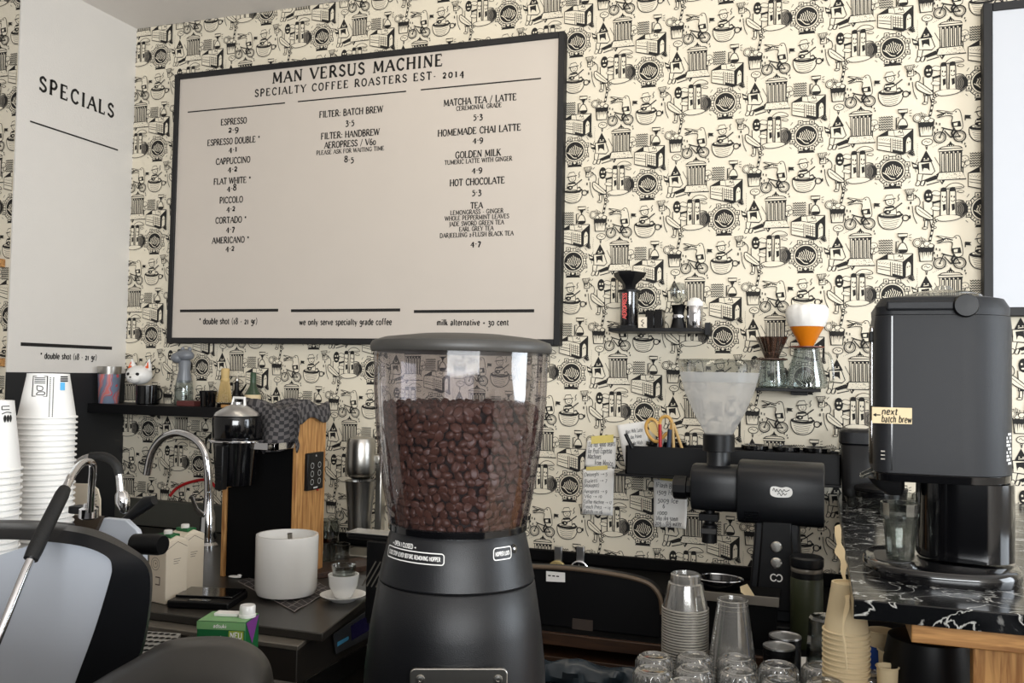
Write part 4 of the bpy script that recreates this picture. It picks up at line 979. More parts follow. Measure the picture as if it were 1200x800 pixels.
# small pot of cress / sponge
solo('green_sponge', MB().box((0, 0, .014), (.06, .04, .028), .3), mat('sponge_green', (120, 140, 60), .95, bump=.6, bscale=300), 'green sponge behind the saucer', 'sponge', PZ(425, 698, ZT+.0005)+Vector((.035, .03, 0)), bevel=.004)
# plant milk carton on the steel ledge
def plantmilk():
    Y = 1.52; H = P(262, 722, Y)[2]-ZT-.0005
    t = thing('plant_milk_carton', 'green and purple plant milk carton with a white screw cap', 'carton', (P(268, 722, Y)[0], Y, ZT+.0005), rz=math.radians(14))
    w, d = .049, .036
    put('box', MB().box2((-w, -d, 0), (w, d, H)), GREENC, t, bevel=.0015)
    f = lambda q, e=.0008: (q[0], -d-e, q[1]); top = lambda q, e=.0008: (q[0], q[1], H+e); sd = lambda q, e=.0008: (w+e, q[0], q[1])
    m = MB(); m.fill2([(-w, H-.015), (w, H-.015), (w, H), (-w, H)], f); m.fill2([(-w+.001, -d+.001), (w-.001, -d+.001), (w-.001, d-.001), (-w+.001, d-.001)], top)
    put('pale_band', m, GREENL, t, smooth=0)
    m = MB(); m.fill2([(-d+.002, H-.001), (d-.002, H-.001), (0, H-.05)], sd); put('purple_flap', m, PURPLE, t, smooth=0)
    m = MB(); m.fill2([(.016, H-.034), (w-.003, H-.034), (w-.003, H-.016), (.016, H-.016)], lambda q: f(q, .0012)); put('badge', m, mat('lime_badge', (150, 170, 60), .5), t, smooth=0)
    m = MB(); write(m, 'NEU', lambda q: f((q[0]+.031, q[1]-.030+H), .0018), .011, .024, serif=False, thick=2.2, thin=1.6)
    write(m, 'adsuki', lambda q: f((q[0]-.002, q[1]+H-.011), .0018), .007, .026, serif=False)
    m.fill2([(-.02, H-.05), (.0, H-.026), (.009, H-.034), (.015, H-.05)], lambda q: f(q, .0012))
    write(m, 'Ha', lambda q: sd((q[0]+.004, q[1]+H-.075), .0012), .018, .03, serif=False)
    put('lettering', m, WHITEP, t, smooth=0)
    put('top_fold', MB().box2((-.03, -.002, H+.001), (.018, .022, H+.007)), WHITEP, t, bevel=.001)
    put('screw_cap', MB().lathe([(.017, H+.001), (.017, H+.006), (.0155, H+.007), (.0155, H+.022), (.014, H+.024)], 28, (.036, .006, 0)), WHITEC, t)
plantmilk()

# ------------------------------------------------------------------ small wall shelf with brewing gear
Y1 = 2.90
a, b = P(717, 386, Y1), P(824, 386, Y1); zs = P(770, 385, Y1)[2]
s = S(770, 385, Y1)
ws = thing('wall_shelf', 'small black wall shelf holding the plunger brewer and steel cup', 'shelf', ((a[0]+b[0])/2, YB-.001, zs-.012))
put('board', MB().box2((a[0]-ws.location[0], Y1-.05-YB, 0), (b[0]-ws.location[0], 0, .012)), BLACK, ws, bevel=.001)
put('end_bracket', MB().box2((b[0]-ws.location[0]+.0005, -.06, -.006), (b[0]-ws.location[0]+.018, 0, .034)), BLACK, ws, bevel=.001)
def at1(px, Y=Y1): p = P(px, 385, Y); return Vector((p[0], Y, zs+.0005))
o = at1(737); ap = thing('plunger_coffee_maker', 'black and clear plunger coffee maker with a funnel on top', 'coffee maker', o)
put('chamber', MB().shell([(10*s, 3*s), (10.5*s, 4*s), (10.5*s, 44*s)], 1*s, 28), glass('grey_chamber', (120, 118, 120), .08, .6, .08, .25, (70, 66, 68)), ap)
put('plunger', MB().lathe([(8.8*s, 8*s), (8.8*s, 12*s), (6*s, 13*s), (6*s, 60*s), (1*s, 60*s)], 24), mat('plunger_grey', (66, 60, 62), .4), ap)
put('hexagonal_base', MB().lathe([(15*s, 0), (15*s, 3*s), (11*s, 4*s), (1*s, 4*s)], 6), BLACK, ap)
put('flange', MB().lathe([(10.5*s, 43*s), (14*s, 43*s), (14*s, 45*s), (10.6*s, 46*s), (10.5*s, 43*s)], 28, caps=False), BLACK, ap)
put('funnel', MB().lathe([(7*s, 46*s), (8*s, 52*s), (18.5*s, 62*s), (19.5*s, 66*s), (18.8*s, 66.4*s), (1*s, 64*s)], 6), BLACK, ap)
m = MB(); write(m, 'AEROPRESS', lambda q: (-4*s-q[1]+.0, -10.8*s, 26*s+q[0]), 4.6*s, 30*s, serif=False, thick=2.4, thin=2)
ang = -.32
Rz = Matrix.Rotation(ang, 3, 'Z'); m.v = [tuple(Matrix.Rotation(.28, 3, 'Z') @ Vector(v)) for v in m.v]
put('lettering', m, mat('red_print', (196, 52, 44), .5), ap, smooth=0)
o = at1(753, Y1-.02); cd = thing('card', 'small cream card with a squiggle beside the plunger coffee maker', 'card', o)
put('sheet', MB().box((0, 0, 6.5*s), (10*s, .003, 13*s)), CARTON, cd)
m = MB(); m.ribbon2(cr([(1, 10), (-1.5, 8), (1.5, 6), (-1, 3.5), (1, 2)]), .9, lambda q: (q[0]*s, -.0018, q[1]*s)); put('squiggle', m, INK, cd, smooth=0)
for k, (px, w, h, lab) in enumerate(((763, 10, 21, 'left black box on the small wall shelf'), (773, 9, 22, 'right black box on the small wall shelf'))):
    o = at1(px, Y1+.01); bx = thing('black_box', lab, 'box', o, 'black boxes on the small wall shelf')
    put('body', MB().box2((-w/2*s, -.03, 0), (w/2*s, .03, h*s-.004)), GLOSSB, bx, bevel=.001)
    put('lid', MB().box2((-w/2*s, -.031, h*s-.0035), (w/2*s, .031, h*s)), BLACK, bx, bevel=.001)
o = at1(795, Y1); gr = thing('hand_grinder', 'black waisted hand grinder with a clear bulb on top', 'grinder', o)
put('base', MB().lathe([(9.4*s, 0), (9*s, 2*s), (5.4*s, 14*s), (8.2*s, 26*s), (9.2*s, 27*s), (1*s, 28*s)], 28), BLACK, gr)
put('bulb', MB().lathe([(4*s, 29*s), (5*s, 32*s), (9.6*s, 38*s), (10*s, 44*s), (8*s, 52*s), (1*s, 54*s)], 24), CLEARD, gr)
put('band', MB().lathe([(7*s, 12*s), (7.2*s, 13*s), (7.2*s, 15*s), (7*s, 16*s)], 24, caps=False), CHROME, gr)
o = at1(814, Y1); sc2 = thing('steel_cup', 'polished steel cup with a domed lid at the right end of the small wall shelf', 'cup', o)
put('body', MB().lathe([(8.4*s, 0), (8.8*s, 1*s), (9.4*s, 25*s), (9*s, 26*s)], 28), CHROME, sc2)
put('lid', MB().lathe([(9.4*s, 26*s), (9*s, 31*s), (5*s, 35*s), (1*s, 36*s)], 28), WHITEP, sc2)

# ------------------------------------------------------------------ dripper shelf
a, b = P(884, 456, Y1), P(962, 456, Y1); zs2 = P(920, 454.5, Y1)[2]; s = S(920, 450, Y1)
ws = thing('wall_shelf', 'small dark wall shelf holding two glass servers with drippers', 'shelf', ((a[0]+b[0])/2, YB-.001, zs2-.010))
put('board', MB().box2((a[0]-ws.location[0], Y1-.05-YB, 0), (b[0]-ws.location[0], 0, .010)), BLACK, ws, bevel=.001)
put('bracket', MB().box2((.01, -.08, -.012), (.06, 0, -.0005)), BLACK, ws, bevel=.001)
def at2(px): p = P(px, 455, Y1); return Vector((p[0], Y1, zs2+.0005))
o = at2(904); sv = thing('glass_server', 'small glass server under the brown dripper', 'server', o)
put('body', MB().shell([(16*s, 0), (17.4*s, 2*s), (17*s, 9*s), (13.5*s, 31*s)], .7*s, 32), CLEAR, sv)
put('lid', MB().lathe([(13.6*s, 31*s), (14*s, 32*s), (1*s, 32*s)], 32), glass('grey_clear_lid', (190, 195, 195), .1), sv)
dr = thing('dripper', 'brown ribbed glass dripper with a flat base plate', 'dripper', o+Vector((0, 0, 32.4*s)))
m = MB(); rings = []
for r0, z in ((7, 2), (8, 4), (17.5, 27), (16.7, 27), (7.2, 5)):
    rings.append([Vector((r0*s*(1+(.07 if j % 4 < 2 else 0))*math.cos(2*math.pi*j/64), r0*s*(1+(.07 if j % 4 < 2 else 0))*math.sin(2*math.pi*j/64), z*s)) for j in range(64)])
put('cone', m.loft(rings), BROWNG, dr)
put('base_plate', MB().lathe([(18*s, 0), (18.5*s, .8*s), (18*s, 1.8*s), (6*s, 2*s)], 32), mat('brown_plate', (70, 50, 42), .3), dr)
o = at2(945); sv = thing('glass_server', 'glass server with a loop handle under the amber dripper', 'server', o)
put('body', MB().shell([(21*s, 0), (23*s, 2*s), (23*s, 9*s), (15*s, 40*s), (14.5*s, 46*s)], .7*s, 36), CLEAR, sv)
put('handle', MB().tube(smoothpath([(14*s, -4*s, 41*s), (24*s, -7*s, 40*s), (28*s, -8*s, 30*s), (29*s, -8*s, 10*s), (22*s, -6*s, 7*s)]), 1.4*s, 10), CLEARD, sv)
put('neck_collar', MB().lathe([(14.7*s, 44*s), (15.2*s, 46*s), (1*s, 46.5*s)], 32), CLEARD, sv)
dr = thing('dripper', 'amber cone dripper filled with white paper filters', 'dripper', o+Vector((0, 0, 47*s)))
put('cone', MB().lathe([(7*s, 1.6*s), (8*s, 3*s), (19.5*s, 25*s), (20*s, 26*s), (1*s, 26*s)], 36), ORANGE, dr)
put('base_plate', MB().lathe([(18*s, 0), (20*s, .5*s), (20*s, 1.6*s), (7*s, 2*s)], 36), mat('red_brown_plate', (110, 44, 22), .35), dr)
m = MB(); rings = []
for r0, z, k in ((19.4, 24.5, .0), (20.4, 26.4, 0), (23, 33, .02), (24, 40, .03), (23, 46, .04), (20, 49.5, .05), (8, 50.5, .05)):
    rings.append([Vector((r0*s*(1+k*math.sin(j*1.1+z))*math.cos(2*math.pi*j/48), r0*s*(1+k*math.sin(j*1.7))*math.sin(2*math.pi*j/48), (z+k*14*math.sin(j*.7))*s)) for j in range(48)])
put('paper_filters', m.loft(rings), WHITEP, dr)

# ------------------------------------------------------------------ black rail box with jars, notes, tools
YR = 2.86
a, b = P(733, 540, YR), P(986, 540, YR); zt = P(760, 523, YR)[2]; zb = P(760, 559, YR)[2]
rb = thing('wall_rack', 'long black wall rack behind the tall grinder holding tools and lids', 'rack', ((a[0]+b[0])/2, YB-.001, zb))
lx = lambda x: x-rb.location[0]
H = zt-zb
m = MB(); m.box2((lx(a[0]), YR-YB, .008), (lx(b[0]), YR-YB+.006, H)); m.box2((lx(a[0]), -.006, .008), (lx(b[0]), 0, H)); m.box2((lx(a[0]), YR-YB, .008), (lx(a[0])+.006, 0, H)); m.box2((lx(b[0])-.006, YR-YB, .008), (lx(b[0]), 0, H))
put('box', m, BLACK, rb, bevel=.001)
put('base', MB().box2((lx(a[0])-.03, YR-YB-.01, 0), (lx(b[0]), 0, .008)), BLACK, rb, bevel=.001)
for k, px in enumerate((762, 790, 884, 921, 957)):
    p = P(px, 527, YR+.05); t = thing('canister', ['black-lidded canister in the wall rack right of the scissors', 'black-lidded canister in the wall rack under the cone hopper', 'black-lidded canister in the wall rack right of the cone hopper', 'middle black-lidded canister in the wall rack above the grinder motor', 'rightmost black-lidded canister in the wall rack'][k], 'canister', (p[0]+(.02 if k == 0 else 0), YR+.07, zb+.009), 'lidded canisters in the wall rack')
    s = S(px, 527, YR+.05); r = 15*s if k > 1 else 13*s
    put('body', MB().lathe([(r*.9, 0), (r*.9, H-.01)], 28), BLACK, t)
    put('lid', MB().lathe([(r*.9, H-.0098), (r*1.05, H-.008), (r*1.05, H+.004), (r*.8, H+.007), (r*.78, H+.004), (.002, H+.004)], 32), GLOSSB, t)
# scissors
SY_ = YR+.025
def sp(x, y, Y=SY_): return P(x, y, Y)
scx = thing('scissors', 'scissors with yellow loop handles standing in the wall rack', 'scissors', sp(768, 545))
sl = lambda x, y, Y=SY_: sp(x, y, Y)-scx.location
s = S(768, 510, SY_); SCY = mat('scissor_yellow', (206, 160, 84), .4)
put('handle', MB().tube(smoothpath([sl(772, 517), sl(766, 516), sl(759, 508), sl(757, 498), sl(762, 491), sl(769, 494), sl(772, 503), sl(774, 514)], 5, True), 2*s, 8), SCY, scx)
put('handle', MB().tube(smoothpath([sl(775, 513, SY_+.005), sl(773, 500, SY_+.005), sl(775, 490, SY_+.005), sl(782, 488, SY_+.005), sl(787, 494, SY_+.005), sl(786, 504, SY_+.005), sl(780, 509, SY_+.005)], 5, True), 2*s, 8), SCY, scx)
put('handle_lining', MB().prism([sl(x, y, SY_+.001) for x, y in cr([(761, 503), (761, 495), (767, 495), (770, 505), (771, 512)], 3, True)], (0, .002, 0)), mat('scissor_tan', (226, 196, 130), .5), scx)
put('blade', MB().prism([sl(x, y) for x, y in ((771, 516), (777, 514), (772, 545), (768, 545))], (0, .003, 0)), STEEL, scx)
put('blade', MB().prism([sl(x, y, SY_+.005) for x, y in ((774, 512), (779, 512), (771, 545), (768, 545))], (0, .002, 0)), STEEL, scx)
def stick(name, x0, y0, x1, y1, r, m, lab, cat, Y, r1=None):
    p, q = P(x0, y0, Y), P(x1, y1, Y); s = S(x0, y0, Y)
    return solo(name, MB().tube([Vector((0, 0, 0)), q-p], [r*s, (r1 or r)*s], 10), m, lab, cat, p)
stick('pen', 774, 548, 773.5, 497, 2, RED, 'red pen standing between the scissor handles', 'pen', SY_-.012)
stick('pen', 782, 548, 785, 503, 2.6, mat('navy_plastic', (34, 48, 70), .4), 'dark blue pen right of the scissor handles', 'pen', SY_-.012)
stick('wooden_spoon', 790, 540, 788, 495, 1.8, mat('pale_wood', (200, 166, 110), .6), 'pale wooden stick leaning right of the scissors', 'stick', SY_+.002)
stick('wooden_spoon', 806, 545, 789, 496, 1.8, MATS['pale_wood'], 'slanted pale wooden stick leaning towards the cone hopper', 'stick', SY_+.016)
mk = stick('marker', 741, 525, 733, 508, 2.2, BLACK, 'short black marker sticking out over the left end of the wall rack', 'marker', YR-.004)
# paper notes: each sheet, its tape and its handwriting
def note(corners, Y, label, lines, tape=None, curl=0, cap=5.6):
    """corners in photo pixels: top left, top right, bottom right, bottom left"""
    c = [P(x, y, Y) for x, y in corners]; o = c[3].copy()
    t = thing('paper_note', label, 'note', o); n = 10; vs = []; fs = []
    pt = lambda u, v, d=0: (c[0]*(1-u)*(1-v)+c[1]*u*(1-v)+c[2]*u*v+c[3]*(1-u)*v)-o+Vector((0, -d-curl*max(0, u+v-1.3)**2, 0))
    m = MB()
    for j in range(n+1):
        for i in range(n+1): vs.append(pt(i/n, j/n))
    for j in range(n):
        for i in range(n): a = j*(n+1)+i; fs.append((a, a+n+1, a+n+2, a+1))
    sh = put('sheet', m.add(vs, fs), WHITEP, t, smooth=180); md = sh.modifiers.new('thick', 'SOLIDIFY'); md.thickness = .0008; md.offset = -1
    w = (c[1]-c[0]).length; h = (c[3]-c[0]).length; s = S(*corners[0], Y); m = MB()
    for (txt, u, v, ww) in lines:
        write(m, txt, lambda q: pt(u+q[0]/w, v-q[1]/h, .0012), cap*s, ww*w, serif=False, thick=1.05, thin=.95, slant=.12, jit=.5)
    put('handwriting', m, mat('pen_ink', (24, 24, 34), .7), sh, smooth=0)
    if tape:
        q = [P(x, y, Y)-o for x, y in tape]; put('tape', MB().prism([v+Vector((0, -.0016, 0)) for v in q], (0, .001, 0)), YELLOW, t)
    return t
note(((688, 516), (722, 513), (721, 549), (685, 546)), 2.985, 'upper taped note about good beans left of the wall rack', [('Do not good beans', .52, .26, .9), ('for Profi Espresso', .47, .5, .8), ('Machines', .3, .7, .44), ('from Mexico', .62, .92, .6)], ((693, 511), (719, 509), (719, 518), (693, 520)))
note(((683, 550), (720, 547), (718, 604), (682, 602)), 2.985, 'lower white note listing brewers and grind numbers left of the wall rack', [('Delonghi -> 5', .42, .16, .72), ('Bialetti -> 7', .42, .3, .72), ('(Mokapot)', .28, .4, .5), ('Aeropress -> 9', .42, .53, .74), ('V60 -> 10', .35, .64, .56), ('Coffee machine -> 12', .5, .76, .9), ('French Press -> 14', .48, .87, .88), ('Batch -> 16', .36, .97, .6)], ((687, 547), (712, 545), (712, 550), (687, 551)), cap=4.2)
note(((723, 498), (757, 493), (762, 552), (734, 553)), 2.975, 'white note tucked behind the left end of the wall rack', [('Mais Milk Latte', .55, .2, .6), ('das Pulver', .6, .32, .4), ('und die Milch', .55, .45, .5), ('ein Löffel', .6, .58, .4)], cap=4.2)
note(((766, 561), (806, 566), (805, 618), (766, 617)), 2.95, 'white recipe note with a curled corner under the wall rack', [('[Flash Brew]', .42, .16, .7), ('150g H2O', .4, .3, .62), ('500g Ice', .42, .47, .6), ('6', .3, .6, .06), ('1000', .25, .74, .3), ('V60 1kg 50mm', .4, .86, .66), ('20g - 50g water', .45, .96, .8)], ((774, 556), (790, 558), (790, 564), (774, 562)), curl=.06, cap=5.6)

# ------------------------------------------------------------------ tall shop grinder with a cone hopper
YG = 2.46
s = S(880, 580, YG); b0 = P(912, 706, YG)
eg = thing('shop_grinder', 'tall matte black grinder with a frosted cone hopper and side motor', 'grinder', (b0[0], YG, ZT+.0005))
G0 = eg.location.copy()
def gl_(x, y, Y=YG): return P(x, y, Y)-G0
zc = gl_(900, 574)[2]; R = 33*s
xm0, xm1 = gl_(866, 577)[0], gl_(966, 577)[0]
xa0 = gl_(812, 574)[0]; xd0 = gl_(789, 571)[0]
# motor barrel, horizontal
def hcyl(x0, x1, r, z, sq=0, edge=.006, seg=48):
    L = x1-x0
    return MB().lathe([(r-edge, 0), (r-edge*.3, edge*.3), (r, edge), (r, L-edge), (r-edge*.3, L-edge*.3), (r-edge, L)], seg, (x0, 0, z), (1, 0, 0), sq=sq)
zm = gl_(916, 577)[2]
mo = put('motor_housing', hcyl(xm0, xm1, 36*s, zm, 3.2), MATTEB if 0 else SATIN, eg)
put('grinding_chamber', hcyl(xa0, xm0+.004, 27*s, zc, 3.6), SATIN, eg)
m = MB()
for k in range(4): m.box((xm0+17*s, -36.2*s, zm-20*s-k*3*s), (15*s, .003, 1.2*s))
put('vent_slots', m, GLOSSB, mo)
st = [( -12, 0), (-11, 5), (-6, 6), (0, 5), (6, 6), (11, 4), (12, -1), (9, -5), (2, -6), (-6, -6), (-11, -4)]
fr_ = lambda q: (gl_(917, 572)[0]+q[0]*s, -36.2*s-.002, gl_(917, 572)[2]+q[1]*s)
stk = put('sticker', MB().fill2(cr(st, 3, True), fr_), WHITEP, mo, smooth=0)
m = MB(); fr2 = lambda q: (gl_(917, 572)[0]+q[0]*s, -36.2*s-.0028, gl_(917, 572)[2]+q[1]*s)
m.ribbon2(cr([(-9, 1), (-8, 4), (-6, 0), (-5, 3), (-3, 0), (-1, 3), (1, 0), (3, 3), (5, 1), (9, 3)]), .7, fr2); m.ribbon2(cr([(-4, -3), (-2, -1), (0, -4), (2, -1), (4, -3), (6, -1)]), .7, fr2)
put('squiggle', m, DGREY, stk, smooth=0)
put('adjusting_dial', MB().lathe([(11*s, 0), (14*s, 1.5*s), (14*s, 16*s), (12*s, 17*s), (12*s, 23*s)], 10, (xd0, 0, gl_(800, 571)[2]), (1, 0, 0)), BLACK, eg, smooth=25)
# outlet chute
xo = gl_(832, 610)[0]
m = MB().lathe([(9*s, zc-65*s), (9*s, zc-44*s), (6*s, zc-42*s), (6*s, zc-26*s)], 20, (xo, -4*s, 0)); m.box((xo, -8*s, zc-34*s), (22*s, 20*s, 8*s))
put('outlet_chute', m, BLACK, eg, bevel=.001)
put('bag_clip', MB().box((xo, -15*s, zc-50*s), (18*s, 5*s, 6*s)), DGREY, eg, bevel=.001)
# throat, collar and hopper over the chamber
xh = gl_(842, 545)[0]
put('throat', MB().lathe([(14.5*s, zc+25*s), (13.6*s, zc+29*s), (13.6*s, zc+46*s)], 32, (xh, 0, 0)), SATIN, eg)
put('collar', MB().lathe([(13.4*s, zc+42*s), (18.6*s, zc+43*s), (18.6*s, zc+62*s), (16*s, zc+63*s)], 32, (xh, 0, 0)), BLACK, eg)
ho = put('hopper', MB().lathe([(16.5*s, zc+63*s), (19*s, zc+68*s), (30*s, zc+88*s), (40*s, zc+112*s), (43.5*s, zc+124*s)], 48, (xh, 0, 0), caps=False), FROST, eg)
put('frosted_band', MB().lathe([(43.6*s, zc+124.2*s), (46.5*s, zc+136*s)], 48, (xh, 0, 0), caps=False), FROSTB, ho)
put('clear_rim', MB().lathe([(46.6*s, zc+136.2*s), (49.4*s, zc+149*s), (50.6*s, zc+150.5*s), (49.6*s, zc+151*s), (48.6*s, zc+149*s)], 48, (xh, 0, 0), caps=False), CLEARD, ho)
# column and foot
zf = 0.0; ztop = zm-30*s; xc = gl_(911, 640)[0]
cw = [(28*s, .02), (27*s, .05), (21*s, ztop-.05), (20*s, ztop)]
put('column', MB().loft([[(xc-w-4*s, -22*s, z), (xc+w+4*s, -22*s, z), (xc+w+4*s, 26*s, z), (xc-w-4*s, 26*s, z)] for w, z in cw]), SATIN, eg, bevel=.006)
put('column_face', MB().loft([[(xc-w+4*s, -27*s, z), (xc+w-4*s, -27*s, z), (xc+w-4*s, -21.5*s, z), (xc-w+4*s, -21.5*s, z)] for w, z in cw[1:]]), BLACK, eg, bevel=.004)
put('foot', MB().box2((xc-52*s, -40*s, 0), (xc+36*s, 50*s, .02)), BLACK, eg, bevel=.004)
for k, y in enumerate((635.5, 654)):
    q = gl_(911, y); put('push_button', MB().lathe([(6.2*s, 0), (6.2*s, 2.4*s), (5*s, 3.6*s), (1*s, 3.9*s)], 24, (q[0], -27.2*s, q[2]), (0, -1, 0)), STEEL, eg)
q = gl_(911, 671); m = MB()
for dx, a0 in ((-3, 50), (3, 230)): m.ribbon2(ell(dx, 0, 3.2, 3.8, 14, a0, a0+285), 1.4, lambda v: (q[0]+v[0]*s, -27.2*s-.001, q[2]+v[1]*s))
put('maker_mark', m, WHITEP, eg, smooth=0)

# ------------------------------------------------------------------ long black box case with a rim, tags and timers
YC = 2.22
bz = ZT+.0005
pts = [(600, 663), (622, 664), (665, 666), (700, 670), (735, 676), (758, 683), (768, 691), (774, 702), (776, 720)]
top = [P(x, y, YC) for x, y in pts]
o = Vector((top[0][0], YC, bz))
cs = thing('black_case', 'long black case with a brown rim and rounded right end behind the big grinder', 'case', o)
poly = [q-o for q in smoothpath(top, 4)]; poly = [(q[0], 0, q[2]) for q in poly]
full = [(poly[0][0], 0, 0)] + poly + [(poly[-1][0], 0, 0)]
put('body', MB().prism(full, (0, .05, 0)), BLACK, cs, bevel=.003)
put('rim', MB().tube([(q[0], -.002, q[2]+.001) for q in poly], .0055, 8), mat('brown_rim', (96, 80, 64), .5), cs)
put('dark_label', MB().box2((P(671, 726, YC)[0]-o[0], -.003, P(671, 738, YC)[2]-bz), (P(695, 726, YC)[0]-o[0], -.0005, P(671, 724, YC)[2]-bz)), mat('brown_label', (58, 48, 42), .6), cs)
tgp = [P(x, y, YC-.004)-o for x, y in ((640, 669), (662, 671), (662, 682), (640, 681))]
tg = put('price_tag', MB().prism(tgp, (0, .002, 0)), WHITEP, cs)
m = MB()
for k in range(3): m.ribbon2([(0, 0), (1, 0)], .003, lambda q, k=k: (tgp[0][0]+.006+.011*k+q[0]*.007, -.0058, tgp[0][2]-.010+q[1]))
put('print', m, INK, tg, smooth=0)
# two round clips on steel hooks
for k, (px, lab) in enumerate(((653, 'pale gold round timer hanging from the left steel strip'), (679, 'black-faced round timer with a chrome rim on the right steel strip'))):
    Y = 2.95; p = P(px, 668, Y); z = P(px, 668, Y)[2]; s = S(px, 668, Y)
    t = thing('round_timer', lab, 'timer', (p[0], Y, z))
    put('strip', MB().box2((-4.5*s, .006, 4*s), (4.5*s, .022, 27*s)), ALU, t, bevel=.001)
    put('rim', MB().lathe([(10*s, -.006), (11.5*s, -.004), (11.5*s, .004), (10*s, .006)], 32, (0, 0, 0), (0, -1, 0)), mat('pale_gold', (190, 172, 120), .35, .6) if k == 0 else CHROME, t)
    put('face', MB().lathe([(9.8*s, .0062), (1*s, .0068)], 32, (0, 0, 0), (0, -1, 0)), mat('cream_dial', (170, 150, 100), .5) if k == 0 else BLACK, t)
    put('hand', MB().box((0, -.0085, 4*s), (1.2*s, .002, 8*s)), INK if k == 0 else ALU, t)

# knock ring tray right of the case
ky = 2.22; k0 = P(868, 712, ky); k1 = P(938, 716, ky); 
tr = thing('steel_tray', 'grey steel-fronted tray under the tall grinder', 'tray', ((k0[0]+k1[0])/2-.03, ky+.06, ZT+.0005))
zz = P(900, 699, ky)[2]-tr.location[2]
put('front', MB().box2((-.13, -.065, zz-.022), (.05, -.058, zz)), DSTEEL, tr, bevel=.001)
put('skirt', MB().box2((-.125, -.055, 0), (.045, -.04, zz-.006)), MATTEB, tr)
put('deck', MB().box2((-.13, -.0575, zz-.012), (.05, .055, zz-.004)), MATTEB, tr, bevel=.001)
p = P(842, 690, ky+.04); s = S(842, 690, ky+.04)
# oval ring handle of a black jug with a tag
jg = thing('knock_box', 'low black oval box with a silver rim and paper tag', 'box', (p[0], ky+.05, tr.location[2]+zz+.001))
rings = [[(rx*s*math.cos(2*math.pi*j/40), ry*s*math.sin(2*math.pi*j/40), z*s) for j in range(40)] for rx, ry, z in ((24, 18, 0), (27, 22, 6), (27, 22, 10), (25, 20, 10), (24, 18, 4))]
put('body', MB().loft(rings), GLOSSB, jg)
put('rim', MB().tube([(27.4*s*math.cos(2*math.pi*j/40), 22.4*s*math.sin(2*math.pi*j/40), 10.4*s) for j in range(41)], 1*s, 8), CHROME, jg)
put('paper_tag', MB().prism([(26*s, -24*s, 8*s), (34*s, -25*s, 12*s), (42*s, -26*s, 0), (40*s, -26*s, -6*s), (27*s, -25*s, 2*s)], (0, .002, 0)), BEIGEP, jg)

# ------------------------------------------------------------------ marble ledge at the right
ZM = 1.15
mc = PZ(1003, 702, ZM); MX, MY = .055, mc[1]
mt = thing('marble_counter', 'raised black marble counter top carrying the batch brewer', 'counter', (MX+.35, MY+.6, ZM-.032))
put('slab', MB().box2((-.35, -.6, 0), (.45, 2.984-MY-.6, .032)), MARBLE, mt, bevel=.002)
put('wooden_board', MB().box2((PZ(1067, 728, ZM-.032)[0]-mt.location[0], -.59, -.030), (.45, 2.98-MY-.6, -.0005)), OAKX, mt, bevel=.002)
px0 = P(1140, 770, MY+.08)[0]-mt.location[0]
px0 += mt.location[0]; sp_ = thing('oak_panel', 'upright oak panel under the wooden board at the lower right corner', 'panel', (px0+.2, MY+.095, 0))
put('board', MB().box2((-.2, -.015, 0), (.25, .015, ZM-.064)), OAK, sp_, bevel=.002)
put('batten', MB().box2((-.19, .0155, ZM-.11), (.24, .04, ZM-.064)), OAKX, sp_, bevel=.002)
# frayed paper garland hanging over the marble edge
pth = [(988, 616, 2.10), (990, 632, 2.04), (991, 645, 1.98), (996, 660, 1.90), (997, 676, 1.84), (1001, 694, 1.78), (1001, 712, 1.70), (997, 735, 1.655), (999, 760, 1.645), (1001, 785, 1.64)]
pc_ = [P(*q) for q in pth]; sm = smoothpath(pc_, 5); ringsA = []
for i, q in enumerate(sm):
    t = i/(len(sm)-1); w = (.005+.007*math.sin(i*.45)**2)*(1-t)+.0015; a = 1.2+.5*math.sin(i*.4)
    d = Vector((.8*math.cos(a)+.3, .3*math.sin(a), .25*math.sin(a*1.3))).normalized()*w
    q = q+Vector((-.012, 0, 0))
    ringsA.append([q-d, q+Vector((0, -.002, 0)), q+d, q+Vector((0, .002, .001))])
go = ringsA[0][0].copy(); ringsA = [[v-go for v in r] for r in ringsA]
solo('paper_garland', MB().loft(ringsA), BEIGEP, 'twisted cream paper strip hanging along the marble counter edge', 'garland', go, smooth=60)

# ------------------------------------------------------------------ batch brewer
BX = (P(1020, 600, 1.74)[0]+P(1194, 600, 1.74)[0])/2; BYc = 1.86
def rr(cx, cy, hx, hy, r, z, n=8):
    out = []
    for (sx, sy, a0) in ((1, 1, 0), (-1, 1, 90), (-1, -1, 180), (1, -1, 270)):
        for i in range(n+1):
            a = math.radians(a0+90*i/n); out.append(Vector((cx+sx*(hx-r)+r*math.cos(a), cy+sy*(hy-r)+r*math.sin(a), z)))
    return out
def rr2(cx, hx, hy, rl, rrt, z, n=14):
    out = []
    for (sx, sy, a0, r) in ((1, 1, 0, rrt), (-1, 1, 90, rl), (-1, -1, 180, rl), (1, -1, 270, rrt)):
        for i in range(n+1):
            a = math.radians(a0+90*i/n); out.append(Vector((cx+sx*(hx-r)+r*math.cos(a), sy*(hy-r)+r*math.sin(a), z)))
    return out
ze = lambda y, Y=BYc-.08: P(1110, y, Y)[2]-ZM
xe = lambda x, Y=BYc-.06: P(x, 600, Y)[0]-BX
br = thing('batch_brewer', 'tall dark grey batch brewer on a glossy column with a handwritten tape label', 'coffee brewer', (BX, BYc, ZM+.0005))
hx0, hx1 = xe(1023), xe(1193)
cxb, hxb = (hx0+hx1)/2, (hx1-hx0)/2
z0, z1 = ze(556), ze(362)
